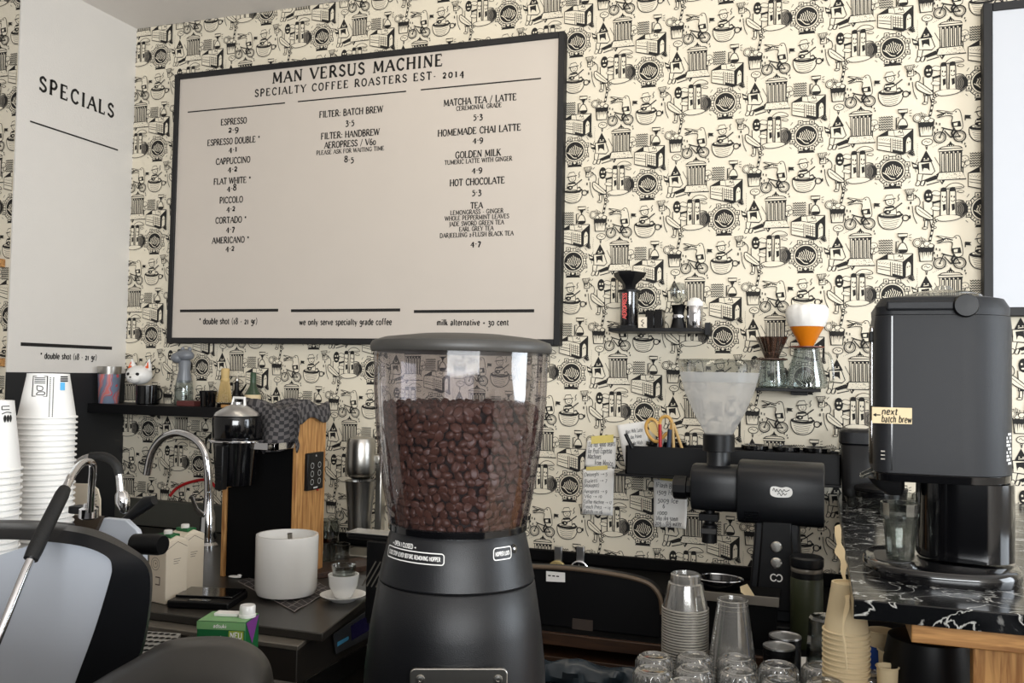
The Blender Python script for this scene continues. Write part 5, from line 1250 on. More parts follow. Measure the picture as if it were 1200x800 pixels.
put('lower_band', MB().loft([rr2(cxb, hxb-.002, .098, .03, .096, z0-.016), rr2(cxb, hxb-.001, .099, .03, .097, z0-.001)]), GLOSSB, br, bevel=.001)
body = put('housing', MB().loft([rr2(cxb, hxb, .10, .03, .097, z0), rr2(cxb, hxb, .10, .03, .097, z1-.03), rr2(cxb, hxb-.002, .098, .03, .095, z1-.012)]), BREWG, br)
put('seam', MB().box2((xe(1043)-.0012, -.1006, z0+.004), (xe(1043)+.0012, -.096, z1-.014)), GLOSSB, body)
zl = ze(346)
lid = put('lid', MB().loft([rr2(cxb, hxb-.003, .097, .03, .094, z1-.011), rr2(cxb, hxb-.002, .098, .03, .095, z1+.004), rr2(cxb, hxb-.012, .09, .03, .087, zl-.004), rr2(cxb, hxb-.03, .072, .03, .07, zl)]), BREWG, br)
hxp = xe(1128)
put('hinge_knob', MB().lathe([(.021, 0), (.021, .012), (.019, .016), (.001, .017)], 32, (hxp, -.094, z1+.004), (0, -1, 0)), BLACK, lid)
put('lid_arm', MB().box2((xe(1036), -.103, z1-.004), (hxp, -.092, z1+.014)), BREWG, lid, bevel=.004)
put('clear_dome', MB().lathe([(.068, zl+.0005), (.066, zl+.006), (.05, zl+.012), (.018, zl+.016), (.012, zl+.024), (.001, zl+.026)], 36, (xe(1110), 0, 0)), CLEARD, lid)
put('sight_gauge', MB().box2((hx0-.006, -.05, z0+.01), (hx0+.012, -.02, z1-.03)), glass('gauge_clear', (214, 206, 196), .1, .6), br, bevel=.003)
put('gauge_ring', MB().box2((hx0-.007, -.052, z1-.06), (hx0+.012, -.018, z1-.04)), BLACK, br, bevel=.002)
m = MB()
for k in range(3): m.box((xe(1036), -.0945, z0+.024+k*.007), (.016, .006, .0022))
put('vent_slots', m, DSTEEL, body)
# tape label written by hand
ta = put('tape_label', MB().box2((xe(1020), -.1016, ze(498)), (xe(1066), -.1004, ze(479))), BEIGEP, br)
m = MB(); tx = lambda x, z: (lambda q: (xe(x)+q[0], -.1024, z+q[1]))
kk = S(1043, 488, BYc-.1)
write(m, '<', tx(1026, ze(491)), 8*kk, 7*kk, serif=False, thick=1.3, thin=1.3)
write(m, 'next', tx(1040, ze(487.5)), 8*kk, 17*kk, serif=False, thick=1.5, thin=1.3, slant=.15, jit=.4)
write(m, 'batch brew', tx(1048, ze(496.5)), 8*kk, 32*kk, serif=False, thick=1.5, thin=1.3, slant=.15, jit=.4)
put('handwriting', m, INK, ta, smooth=0)
m = MB()
for i in range(9):
    for j in range(4):
        if (i*7+j*3) % 4: m.fill2([(0, 0), (.0045, 0), (.0045, .0045), (0, .0045)], lambda q, i=i, j=j: (hx1-.097+.0976*math.cos(-.62+.06*j+q[0]*9), -.003+.0976*math.sin(-.62+.06*j+q[0]*9), z0+.02+i*.0065+q[1]))
put('print', m, WHITEP, body, smooth=0)
# spout, column, base
put('spout', MB().loft([rr(xe(1040), -.02, .032, .024, .014, z0-.018), rr(xe(1044), -.02, .026, .020, .012, z0-.034), rr(xe(1050), -.02, .014, .014, .010, z0-.048)]), BLACK, br)
put('spout_lip', MB().tube([(xe(1026), -.06, z0-.004), (xe(1010), -.05, z0-.016), (xe(1010), .0, z0-.016), (xe(1026), .02, z0-.004)], .0032, 8), CLEARD, br)
c0_, c1_ = xe(1079, BYc-.07), xe(1196, BYc-.07)
zb_ = .03
put('column', MB().loft([rr((c0_+c1_)/2, 0, (c1_-c0_)/2, .085, .066, zb_, 12), rr((c0_+c1_)/2, 0, (c1_-c0_)/2, .085, .066, z0-.0165, 12)]), GLOSSB, br)
b0_, b1_ = xe(1013, BYc-.06), xe(1198, BYc-.06)
def sup(cx, cy, hx, hy, z, e=2.6, n=64):
    f = lambda v: math.copysign(abs(v)**(2/e), v)
    return [Vector((cx+hx*f(math.cos(2*math.pi*j/n)), cy+hy*f(math.sin(2*math.pi*j/n)), z)) for j in range(n)]
bc = (b0_+b1_)/2; bh = (b1_-b0_)/2
m = MB().loft([sup(bc, -.03, bh, .132, 0), sup(bc, -.03, bh+.002, .134, .012), sup(bc, -.03, bh, .132, .022), sup(bc, -.03, bh-.006, .126, .0255)])
put('base', m, GLOSSB, br, smooth=60)
put('drip_grid', MB().loft([rr(xe(1046), -.05, .030, .062, .029, .0257), rr(xe(1046), -.05, .030, .062, .029, .0275)]), DGREY, br)
# glass under the spout
o = PZ(1055, 655, ZM+.0285); s = S(1054, 640, o[1])
gt = thing('glass_tumbler', 'clear faceted tumbler standing under the batch brewer spout', 'glass', o)
put('body', MB().shell([(13.5*s, 0), (15*s, 1.2*s), (19*s, 46*s), (21.5*s, 52*s), (22*s, 66*s)], 1.2*s, 14), CLEARD, gt, smooth=20)
put('thick_base', MB().lathe([(13*s, 1.3*s), (14*s, 6*s), (1*s, 6*s)], 14), CLEAR, gt)
# glass tray and black pan, black bin at the back of the marble
o = PZ(1022, 588, ZM+.0005); o = Vector((o[0]+.02, min(o[1], 2.75), ZM+.0005)); s = S(1022, 585, o[1])
ty = thing('glass_tray', 'low glass tray holding a black pan behind the brewer', 'tray', o)
put('body', MB().loft([rr(0, 0, .09, .08, .02, 0), rr(0, 0, .10, .09, .025, .03), rr(0, 0, .097, .087, .023, .03), rr(0, 0, .087, .077, .018, .005)]), CLEARD, ty)
pn = thing('black_pan', 'round black lidded pan in the glass tray', 'pan', o+Vector((.0, 0, .0065)))
put('body', MB().lathe([(.062, 0), (.068, .006), (.070, .034), (.066, .036)], 36), GLOSSB, pn)
put('lid', MB().lathe([(.071, .0365), (.071, .043), (.05, .05), (.012, .054), (.012, .064), (.001, .066)], 36), BLACK, pn)
Y = 2.86; p = P(1001, 575, Y); s = S(1001, 540, Y)
bn = thing('black_bin', 'black lidded bin against the wallpaper at the back of the marble counter', 'bin', (p[0]+.012, Y, ZM+.0005))
zz = P(1001, 520, Y)[2]-ZM
put('body', MB().lathe([(18*s, 0), (20*s, zz-.004), (19*s, zz)], 32, sq=5), BLACK, bn)
put('lid', MB().lathe([(20.5*s, zz+.0005), (22*s, zz+.004), (22*s, zz+14*s), (19*s, zz+17*s), (1*s, zz+18*s)], 32, sq=5), SATIN, bn)

# ------------------------------------------------------------------ tumblers, cup stacks and canisters on the bar top
ZBAR = ZT+.0005
# ribbed tumblers standing upside down
TUMB = [(777, 767, 'rear row, leftmost of the upside-down ribbed tumblers'), (816, 767, 'rear row upside-down ribbed tumbler before the tall cup stack'), (864, 770, 'rear row upside-down ribbed tumbler before the loose cup stack'), (913, 776, 'rear row upside-down ribbed tumbler below the black tins'), (956, 779, 'rear row upside-down ribbed tumbler left of the cream paper cups'), (1008, 786, 'rightmost upside-down ribbed tumbler below the marble counter'),
        (769, 783, 'second row, leftmost of the upside-down ribbed tumblers'), (818, 783, 'second row, second upside-down ribbed tumbler from the left'), (866, 786, 'second row, third upside-down ribbed tumbler from the left'), (910, 794, 'second row, fourth upside-down ribbed tumbler from the left'), (966, 797, 'second row, rightmost of the upside-down ribbed tumblers'), (806, 797, 'nearest upside-down ribbed tumbler at the bottom edge of the photo')]
HT = .098; first = None
def ribbed(prof, n=24, k=.05):
    rings = []
    for r, z, rib in prof:
        rings.append([Vector((r*(1+(k if (j % 4) < 2 else 0)*rib)*math.cos(2*math.pi*j/(n*4)), r*(1+(k if (j % 4) < 2 else 0)*rib)*math.sin(2*math.pi*j/(n*4)), z)) for j in range(n*4)])
    return MB().loft(rings, True, False)
spots = []
for (px, py, lab) in TUMB:
    q = PZ(px, py+1, ZBAR+HT); spots.append([Vector((q[0], q[1], ZBAR)), lab])
for _ in range(60):                                     # no two tumblers stand in each other
    for i in range(len(spots)):
        for j in range(i):
            d = spots[i][0]-spots[j][0]; d[2] = 0
            if d.length < .0805:
                k = (.0805-d.length)/2; d = d.normalized()*k if d.length > 1e-6 else Vector((k, 0, 0))
                spots[i][0] += d; spots[j][0] -= d
for o, lab in spots:
    if first is None:
        first = thing('tumbler_glass', lab, 'glass', o, 'upside-down ribbed tumblers')
        put('body', ribbed([(.0395, 0, 0), (.039, .012, 0), (.0375, .03, 1), (.0355, .088, 1), (.034, .094, 0), (.030, .0975, 0), (.024, .098, 0), (.022, .095, 0), (.001, .094, 0)]), RIBG, first, smooth=25)
        put('inner_wall', MB().lathe([(.037, .001), (.0335, .078), (.030, .083), (.001, .084)], 40, caps=False), CLEAR, first)
        put('base_ring', MB().lathe([(.0235, .0982), (.026, .0995), (.0285, .0982)], 40, caps=False), RIBG, first)
    else: dup(first, o, lab, 'upside-down ribbed tumblers')
# stack of clear plastic cups
def cupstack(name, cx, ytop, Y, n, pitch, rt, rb, h, m, labs, group, cat='cup', rim=.0018, z0=ZBAR, waist=True, rm=None):
    """cups nested upside down: n cups, the first at the top"""
    ztop = P(cx, ytop, Y)[2]; x = P(cx, ytop, Y)[0]; proto = None
    base = ztop-h
    for k in range(n):
        z = base-k*pitch
        if z < z0-.0001: break
        if proto is None or k == 1:
            t = thing(name, labs[0] if k == 0 else labs[1], cat, (x, Y, z), group)
            pr = [(rt, .0), (rt-.0006, .004), (rb+(rt-rb)*.3, h*.72), (rb+.001, h*.75), (rb, h-.003), (rb-.003, h)] if name == 'plastic_cup' and waist else [(rt-.001, .003), (rb, h-.006), (rb-.0006, h)]
            b = MB().lathe(pr+[(rb-.004, h), (rb-.004, h-.004), (.001, h-.004)], 36, caps=False)
            put('body', b, m, t)
            put('rim', MB().tube([((rt+.0003)*math.cos(2*math.pi*j/36), (rt+.0003)*math.sin(2*math.pi*j/36), rim) for j in range(37)], rim, 8), rm or m, t)
            if not waist: put('base_ring', MB().tube([(rb*math.cos(2*math.pi*j/30), rb*math.sin(2*math.pi*j/30), h-.002) for j in range(31)], .0009, 6), rm, t)
            proto = t
        else: dup(proto, (x, Y, z), labs[1], group)
    return x, base
Y = 1.93; s = S(803, 690, Y)
cupstack('plastic_cup', 803.5, 671, Y, 40, 3.15*s, 26.3*s, 17.3*s, 41*s, PLASTIC, ('clear plastic cup topmost of the tall tight stack', 'clear plastic cup nested in the tall tight stack'), 'clear plastic cups in the tall stack', rm=PLASTRIM, rim=.0020)
Y = 1.90; s = S(858, 700, Y)
cupstack('plastic_cup', 858.5, 701, Y, 40, 5.2*s, 28*s, 17.5*s, 76*s, PLASTIC, ('clear plastic cup topmost of the loose taller-walled stack', 'clear plastic cup nested in the loose taller-walled stack'), 'clear plastic cups in the loose stack', waist=False, rm=PLASTRIM, rim=.0012)
# black tins with silver tops, green flask, white tray
solo('folded_napkin', MB().box((0, 0, .003), (.07, .07, .006), .2), WHITEP, 'white folded napkin lying between the black tins and the cream paper cups', 'napkin', PZ(948, 778, ZBAR), bevel=.002)
for k, (px, py, lab) in enumerate(((920, 744, 'rear black tin with a silver lid left of the olive flask'), (913, 756, 'front black tin with a silver lid, slightly nearer than its twin'))):
    Y = 2.04 if k == 0 else 1.965; s = S(px, py, Y); p = P(px, py, Y); H = p[2]-ZBAR
    t = thing('storage_tin', lab, 'tin', (p[0], Y, ZBAR), 'black tins with silver lids')
    put('body', MB().lathe([(17.5*s, 0), (18*s, .003), (18*s, H-.016), (18.6*s, H-.015), (18.6*s, H-.004)], 36), BLACK, t)
    put('lid', MB().lathe([(18.6*s, H-.0038), (18.4*s, H), (17.4*s, H+.0003), (16.8*s, H-.0015), (1*s, H-.001)], 36), ALU, t)
Y = 2.29; p = P(945, 755, Y); s = S(945, 700, Y); p[2] = ZBAR; H = P(945, 650, Y)[2]-ZBAR
t = thing('insulated_flask', 'tall olive insulated flask with a black lid before the tall grinder', 'flask', (p[0], Y, ZBAR))
put('body', MB().lathe([(17.5*s, 0), (18.6*s, .004), (18.6*s, H-28*s), (18*s, H-26*s)], 36), OLIVE, t)
put('neck_band', MB().lathe([(17.8*s, H-25.8*s), (17.8*s, H-14*s), (16*s, H-13.6*s)], 36), BLACK, t)
put('steel_band', MB().lathe([(17.9*s, H-19*s), (18.1*s, H-18.5*s), (18.1*s, H-14.6*s), (17.9*s, H-14.2*s)], 36, caps=False), DSTEEL, t)
put('lid', MB().lathe([(18.5*s, H-13*s), (19*s, H-12*s), (19*s, H-3*s), (17*s, H-1*s), (1*s, H)], 36), SATIN, t)
# stacked faceted tumblers beside the cream cups
Y = 1.93; s = S(965, 740, Y); p = P(966, 780, Y); 
for k, zz in enumerate((0, .052)):
    t = thing('faceted_glass', ['lower faceted glass of the pair left of the cream paper cups', 'upper upside-down faceted glass of the pair left of the cream paper cups'][k], 'glass', (p[0]+.004, Y+.03, ZBAR+zz), 'stacked faceted glasses')
    put('body', MB().lathe([(.041, 0), (.040, .006), (.0345, .10), (.031, .106), (.026, .104), (.001, .103)], 10, caps=False), CLEARD, t, smooth=15)
    put('inner_wall', MB().lathe([(.038, .001), (.032, .09), (.001, .092)], 20, caps=False), CLEAR, t)
# cream paper cups
Y = 1.79; s = S(992, 700, Y)
KP = BEIGEP
x, base = cupstack('paper_cup', 992, 682, Y, 30, 6.0*s, 25.6*s, 17*s, 57*s, KP, ('cream paper cup topmost of the stack under the marble edge', 'cream paper cup nested in the stack under the marble edge'), 'cream paper cups in the stack', rim=.0022)
# upright cups right of them
def upcup(px, yt, Y, rt, h, label, name='paper_cup', m=KP, patch=None, z0=None):
    s = S(px, yt, Y); p = P(px, yt, Y); H = (p[2]-ZBAR) if z0 is None else h*s
    t = thing(name, label, 'cup', (p[0], Y, p[2]-H), None)
    put('body', MB().shell([(rt*.72*s, 0), (rt*s, H-.002)], .0012, 32), m, t)
    put('rim', MB().tube([((rt+.4)*s*math.cos(2*math.pi*j/32), (rt+.4)*s*math.sin(2*math.pi*j/32), H-.001) for j in range(33)], .0016, 8), m, t)
    if patch:
        put('printed_band', MB().lathe([(rt*(.72+.28*.15)*s+.0006, H*.15), (rt*(.72+.28*.8)*s+.0006, H*.8)], 32, caps=False), patch, t)
    return t
upcup(1033, 738, 1.93, 15.5, 60, 'upright cream paper cup with a blue printed band', patch=BLUE)
# espresso stack of two small cups in front of it
upcup(1042, 761, 1.835, 12, 40, 'small upright cream cup, upper of the two beside the black jar')
upcup(1040, 780, 1.765, 12, 40, 'small upright cream cup, lower of the two beside the black jar')
# black-banded jar under the marble
Y = 1.82; s = S(1090, 770, Y); p = P(1088, 800, Y)
jr = thing('banded_jar', 'wide dark jar with a cream lower half under the marble counter', 'jar', (p[0], Y, ZBAR))
zt_ = P(1088, 745, Y)[2]-ZBAR
put('lower_body', MB().lathe([(46*s, 0), (50*s, .004), (50*s, zt_*.42)], 40), BEIGEP, jr)
put('band', MB().lathe([(50.6*s, zt_*.42), (49*s, zt_*.75), (44*s, zt_-.002), (40*s, zt_)], 40), BLACK, jr)

# ------------------------------------------------------------------ espresso machine at the lower left
YM = 1.05
mo_ = Vector((P(0, 700, 1.25)[0], 1.25, ZBAR))
em = thing('espresso_machine', 'white and black espresso machine with steam wands at the lower left', 'espresso machine', mo_)
ml = lambda x, y, Y: P(x, y, Y)-mo_
A_ = [(-110, 634), (-40, 632.5), (15, 632), (62, 635), (100, 641), (125, 652), (131, 665), (127, 685), (110, 740), (89, 797), (72, 845)]
B_ = [(-110, 622), (-40, 621), (20, 620), (72, 621), (112, 629), (148, 645), (171, 662), (176, 690), (169, 745), (152, 800), (138, 850)]
C_ = [(-110, 612), (-40, 611), (20, 611), (75, 614), (117, 622), (152, 640), (175, 660), (178.5, 690), (172, 745), (156, 800), (142, 850)]
def curve(pts, Y): return [v for v in smoothpath([ml(x, y, Y) for x, y in pts], 8)]
a0, a1, b1, c1, c2, a2 = curve(A_, YM+.012), curve(A_, YM), curve(B_, YM+.012), curve(C_, YM+.045), curve(C_, YM+.075), curve(A_, YM+.07)
m = MB(); n = len(a0); seq = [a0, a1, b1, c1, c2, a2]
m.loft([[q[i] for q in seq] for i in range(n)])
put('side_frame', m, SATIN, em, smooth=50)
pp = [ml(x, y, YM+.014) for x, y in [(-110, 690), (-60, 664), (0, 650)]] + [ml(x+1.0, y-1.0, YM+.014) for x, y in [(v[0], v[1]) for v in cr([(30, 641)]+A_[3:], 6)]] + [ml(-110, 850, YM+.014)]
put('back_panel', MB().prism(pp, (0, .012, 0)), PANELG, em)
rail = smoothpath([ml(x, y, YM+.05) for x, y in ((-110, 628), (-50, 618), (0, 615.5), (45, 617), (80, 620))], 6)
m = MB(); m.loft([[q+Vector((0, dy, dz)) for dy, dz in ((-.014, -.006), (-.008, -.0085), (.012, -.0085), (.016, 0), (.012, .0075), (-.008, .0075), (-.014, .004))] for q in rail])
put('top_rail', m, DGREY, em, smooth=50)
# body block under the cups and the far side panel
zd = P(20, 650, 1.40)[2]
xr = P(118, 640, 1.46)[0]; xl = P(-150, 640, 1.3)[0]
zd_ = zd-ZBAR
put('body', MB().box2((xl-mo_[0], 1.17-1.25, .05), (xr-mo_[0]-.02, 1.56-1.25, zd_)), SATIN, em, bevel=.01)
for sx in (xl-mo_[0]+.06, xr-mo_[0]-.08):
    for sy in (-.04, .26): put('foot', MB().lathe([(.025, 0), (.02, .05)], 16, (sx, sy, 0)), BLACK, em)
fp = [(84, 640), (104, 624), (122, 606.5), (147, 609), (160, 621), (168, 646), (169, 690), (84, 690)]
put('far_panel', MB().prism([ml(x, y, 1.58) for x, y in fp], (0, .014, 0)), PANELG, em, bevel=.002)
put('top_deck', MB().prism([ml(x, y, 1.57) for x, y in ((60, 640), (84, 603.5), (119, 605), (104, 640))], (0, .01, 0)), mat('brown_deck', (74, 62, 50), .5), em)
# drip tray grate seen right of the frame
g0, g1, g2, g3 = [PZ(x, y, .945)-mo_ for x, y in ((140, 775), (158, 738), (212, 742), (190, 775))]
m = MB().prism([g0, g3, g2, g1], (0, 0, -.006))
gr_ = put('drip_grate', m, ALU, em)
m = MB()
for i in range(7):
    for j in range(7):
        u, v = (i+.5+(.5 if j % 2 else 0))/7.5, (j+.5)/7
        c = g0*(1-u)*(1-v)+g3*u*(1-v)+g2*u*v+g1*(1-u)*v
        m.fill2(ell(0, 0, .0062, .0062, 6), lambda q, c=c: (c[0]+q[0], c[1]+q[1], c[2]+.0006))
put('holes', m, MATTEB, gr_, smooth=0)
put('tray', MB().box2((g0[0]+.0, g0[1]-.02, .0), (g2[0]+.01, g2[1]+.02, g0[2]-.0065)), BLACK, em, bevel=.004)
# steam wand with a rubber grip, nearest
wp_ = [(106, 598, 1.32), (107.5, 570, 1.29), (109, 548, 1.25), (106, 541.5, 1.23), (97, 542.5, 1.19), (87, 553, 1.13), (76, 573, 1.07), (36, 655, .985), (0, 742, .93), (-14, 776, .92)]
wpts = smoothpath([ml(*q) for q in wp_], 8)
sw = put('steam_wand', MB().tube(wpts, .0062, 14), CHROME, em)
gp2 = [ml(x, y, Y) for x, y, Y in ((76.5, 572, 1.072), (37, 653, .987))]
ia = min(range(len(wpts)), key=lambda i: (wpts[i]-gp2[0]).length); ib = min(range(len(wpts)), key=lambda i: (wpts[i]-gp2[1]).length); gseg = wpts[ia:ib+1]
put('grip', MB().tube(gseg, [.0088]+[.0104+.0008*i/len(gseg) for i in range(len(gseg)-2)]+[.010], 16), mat('black_rubber', (20, 20, 20), .6, bump=.4, bscale=400), sw)
s = S(106, 600, 1.32)
put('wand_joint', MB().lathe([(8*s, -8*s), (11*s, -6*s), (11*s, 4*s), (7*s, 6*s), (6*s, 10*s)], 20, ml(104, 600, 1.33)), CHROME, em)
put('joint_cover', MB().box(ml(98, 597, 1.345), (30*s, .03, 9*s)), BLACK, em, bevel=.003)
# second wand further back with a black bend and a bulb tip
w2 = smoothpath([ml(*q) for q in ((82, 625, 1.50), (83, 560, 1.50), (90, 543, 1.50), (101, 536, 1.50), (110, 534.5, 1.50))], 6)
sw2 = put('steam_wand', MB().tube(w2, .0065, 12), CHROME, em)
w3 = smoothpath([ml(*q) for q in ((107, 535, 1.50), (119, 534.5, 1.50), (129, 538, 1.50), (137, 546, 1.50), (140, 556, 1.50))], 6)
put('grip', MB().tube(w3, .0095, 14), MATS['black_rubber'], sw2)
s = S(143, 580, 1.5)
put('tip', MB().tube([ml(139.5, 555, 1.50), ml(141.5, 575, 1.50), ml(142.5, 579, 1.5), ml(144, 588, 1.50), ml(146, 597, 1.50), ml(147, 601, 1.50)], [4*s, 4.5*s, 7.5*s, 8.5*s, 6*s, 2.5*s], 16), CHROME, sw2)
# portafilter handle and black knob on the far side
put('portafilter_handle', MB().tube([ml(145, 611, 1.62), ml(160, 599, 1.62), ml(172, 589, 1.62), ml(181, 586, 1.62)], [5*s, 7*s, 9*s, 6*s], 14), SATIN, em)
put('steam_knob', MB().tube([ml(158, 637, 1.55), ml(186, 638, 1.55), ml(191, 638.5, 1.55)], [12*s, 12.5*s, 11*s], 20), BLACK, em)
# small cream sign behind the wand
t = thing('small_sign', 'small cream rounded sign with print behind the steam wand', 'sign', P(100, 605, 1.63))
o = t.location; pl_ = [P(x, y, 1.63)-o for x, y in ((84, 612), (84, 566), (106, 567), (114, 573), (117, 585), (117, 612))]
put('sheet', MB().prism(pl_, (0, .004, 0)), CARTON, t)
s = S(100, 600, 1.63); m = MB(); rn = random.Random(2)
for k in range(8): m.ribbon2([(0, 0), (rn.uniform(1, 3), rn.uniform(-1, 1))], .8, lambda q, k=k: (pl_[3][0]-.004+q[0]*s, -.0012, pl_[3][2]-.014-k*3.4*s+q[1]*s))
m.ribbon2([(-12, 0), (-4, 0)], .9, lambda q: (pl_[3][0]+q[0]*s, -.0012, pl_[3][2]+q[1]*s))
put('print', m, INK, t, smooth=0)
t.location = o
# paper cups on the machine
ZD = ZBAR+zd_+.0005
Y = 1.42; s = S(55, 500, Y)
x, base = cupstack('paper_cup', 57, 437.5, Y, 60, 6.4*s, 31.5*s, 23*s, 52*s, WHITEP, ('white paper cup with printed emblems, topmost of the right stack', 'white paper cup nested in the right stack on the machine'), 'white paper cups in the right stack', rim=.0024, z0=ZD-.004)
top = [o for o in SC.objects if o.get('label', '').startswith('white paper cup with printed emblems')][0]
hC = 52*s; rt, rbm = 31.5*s, 23*s
def on_cup(u, v):
    """u along the front in metres, v height above the rim"""
    r = (rt+(rbm-rt)*v/hC)+.0007; a = math.atan2(-1.42, -top.location[0])+u/r
    return (r*math.cos(a), r*math.sin(a), v)
m = MB()
f = lambda q: on_cup(q[0]*s, q[1]*s)
for q in ([(-17, 49), (-1, 49), (-1, 26), (-17, 26)],): m.ribbon2(q, .9, f, True)
for k in range(4): m.ribbon2([(-15, 47-k*2), (-8, 47-k*2), (-3, 47-k*2)], .9, f)
m.ribbon2(cr([(-12, 38), (-6, 37), (-6, 33), (-11, 33), (-12, 38)]), .9, f); m.ribbon2(cr([(-10, 31), (-4, 31), (-4, 28), (-12, 28), (-10, 31)]), .9, f)
for k in range(20): m.ribbon2([(2, 48-k*2.3), (2, 46.6-k*2.3)], 1.1, f); m.ribbon2([(5.4, 48-k*2.3), (5.4, 46.3-k*2.3)], 1.1, f)
for k in range(3): m.ribbon2([(13, 48.5-k*2.4), (18, 48.5-k*2.4), (24, 48.5-k*2.4)], 1.6, f)
put('print', m, INK, top, smooth=0)
m = MB(); m.fill2([(13, 42), (16, 42), (19, 42), (19, 33), (16, 33), (13, 33)], lambda q: on_cup(q[0]*s, q[1]*s)); put('blue_print', m, LBLUE, top, smooth=0)
Y = 1.24; s = S(0, 520, Y)
xq, bq = cupstack('paper_cup', -13, 469, Y, 40, 7.6*s, 37*s, 27*s, 82*s, WHITEP, ('taller white paper cup topmost of the stack at the left edge', 'white paper cup nested in the stack at the left edge'), 'white paper cups in the left stack', rim=.0026, z0=ZD-.004)
top = [o for o in SC.objects if o.get('label', '').startswith('taller white paper cup')][0]; hC = 82*s; rt, rbm = 37*s, 27*s
def on_cup2(q):
    v = q[1]*s; r = (rt+(rbm-rt)*v/hC)+.0007; a = math.atan2(-1.24, -top.location[0])+q[0]*s/r
    return (r*math.cos(a), r*math.sin(a), v)
m = MB()
m.ribbon2([(14, 76), (24, 76)], 1, on_cup2); m.ribbon2([(14, 72), (24, 72)], 1, on_cup2); m.ribbon2([(14, 76), (14, 72)], 1, on_cup2)
for k in range(3): m.fill2(cr([(18+k*4, 66), (20+k*4, 62), (18+k*4, 57), (16+k*4, 62)], 3, True), on_cup2)
m.ribbon2(cr([(14, 67), (20, 69), (27, 68)]), 1, on_cup2)
put('print', m, INK, top, smooth=0)

# dark rounded hump in front
hy = 1.02
H_ = [(96, 812), (120, 793), (155, 773), (192, 752), (225, 746), (268, 746), (298, 756), (315, 774), (321, 800), (324, 850), (90, 850)]
o = Vector((P(220, 800, hy)[0], hy, ZBAR))
hu = thing('grinder_cover', 'dark grey rounded machine cover at the bottom left in front', 'machine cover', o)
base_ring = cr(H_, 5, True); cx_, cy_ = 225, 840
def ringY(k, dy, Y): return [P(cx_+(x-cx_)*k, cy_+(y-cy_)*k+dy, Y)-o for x, y in base_ring]
rings = [ringY(.66, 70, hy-.13), ringY(.82, 34, hy-.12), ringY(.92, 5, hy-.09), ringY(.985, 1, hy-.045), ringY(1, 0, hy), ringY(.985, 1, hy+.02), ringY(.93, 4, hy+.03)]
put('shell', MB().loft(rings), mat('hump_grey', (60, 58, 55), .45), hu, smooth=60)
put('base', MB().box2((-.06, -.05, 0), (.06, .01, P(225, 838, hy)[2]-ZBAR)), BLACK, hu, bevel=.01)

# ------------------------------------------------------------------ big bean grinder in front
YGR = 1.06
cxg = 533; bp_ = P(cxg, 800, YGR)
big = thing('bean_grinder', 'large black coffee grinder with a smoked hopper full of beans', 'grinder', (bp_[0], YGR, ZBAR))
def gz(y): return P(cxg, y, YGR)[2]-ZBAR
sg = S(cxg, 600, YGR)
SQ = 3.0
zs_ = gz(676)
def gf(y): return P(cxg, y, YGR-.092)[2]-ZBAR
put('body', MB().lathe([(98*sg, 0), (106*sg, .01), (106*sg, gz(830)), (104.5*sg, gz(780)), (99*sg, gz(728)), (91*sg, zs_-.002), (89.5*sg, zs_-.0004)], 72), SATIN, big)
put('seam_ring', MB().lathe([(88.5*sg, zs_-.0004), (88.5*sg, zs_+.0012)], 64, caps=False), MATTEB, big)
col = put('collar', MB().lathe([(89.5*sg, zs_+.0012), (90.5*sg, zs_+.003), (86*sg, gz(652)), (80*sg, gz(624)), (77*sg, gz(618)), (60*sg, gz(616.5))], 72), SATIN, big)
az = math.atan2(-YGR, -big.location[0])
def wrap(r_of, y_px):
    def f(q):
        z = gf(y_px)+q[1]; r = r_of(z); a = az+q[0]/r
        return (r*math.cos(a), r*math.sin(a), z)
    return f
zc0, zc1 = gz(652), gz(624)
rr_ = lambda z: (86+(80-86)*(z-zc0)/(zc1-zc0))*sg+.0007
def wtext(txt, px, y, cap, w):
    m = MB(); u = math.asin(max(-.95, min(.95, (px-cxg)/84.0)))*84*sg
    g_ = wrap(rr_, y); write(m, txt, lambda q: g_((q[0]+u, q[1])), cap*sg, w*sg, serif=False, thick=1.9, thin=1.6); return m, u
m, u = wtext('< OPEN | CLOSED >', 472, 648.5, 4.6, 40); put('lettering', m, WHITEP, col, smooth=0)
m, u = wtext('CLOSE STOP LEVER BEFORE REMOVING HOPPER', 480, 660, 4.2, 78)
g_ = wrap(rr_, 660)
def rrect(u0, u1, v0, v1, r, n=4):
    out = []
    for (cx, cy, a0) in ((u1-r, v1-r, 0), (u0+r, v1-r, 90), (u0+r, v0+r, 180), (u1-r, v0+r, 270)):
        out += ell(cx, cy, r, r, n, a0, a0+90)
    return out
def dens(pts, k=6):
    out = []
    for i in range(len(pts)):
        a, b = pts[i], pts[(i+1) % len(pts)]
        for j in range(k): out.append((a[0]+(b[0]-a[0])*j/k, a[1]+(b[1]-a[1])*j/k))
    return out
m.ribbon2(dens(rrect(u-43*sg, u+43*sg, -3.6*sg, 7.8*sg, 3*sg)), 1.1*sg, g_, True); put('lettering', m, WHITEP, col, smooth=0)
m, u = wtext('HOPPER LOCK', 583, 655.5, 4.2, 20)
g_ = wrap(rr_, 655.5); m.ribbon2(dens(rrect(u-12.5*sg, u+12.5*sg, -4*sg, 8.4*sg, 3*sg)), 1.1*sg, g_, True); put('lettering', m, WHITEP, col, smooth=0)
ua = math.asin((597.5-cxg)/84.0); dirv = Vector((math.cos(az+ua), math.sin(az+ua), .2)).normalized()
sc_p = Vector((rr_(gf(650))*math.cos(az+ua), rr_(gf(650))*math.sin(az+ua), gf(650)))
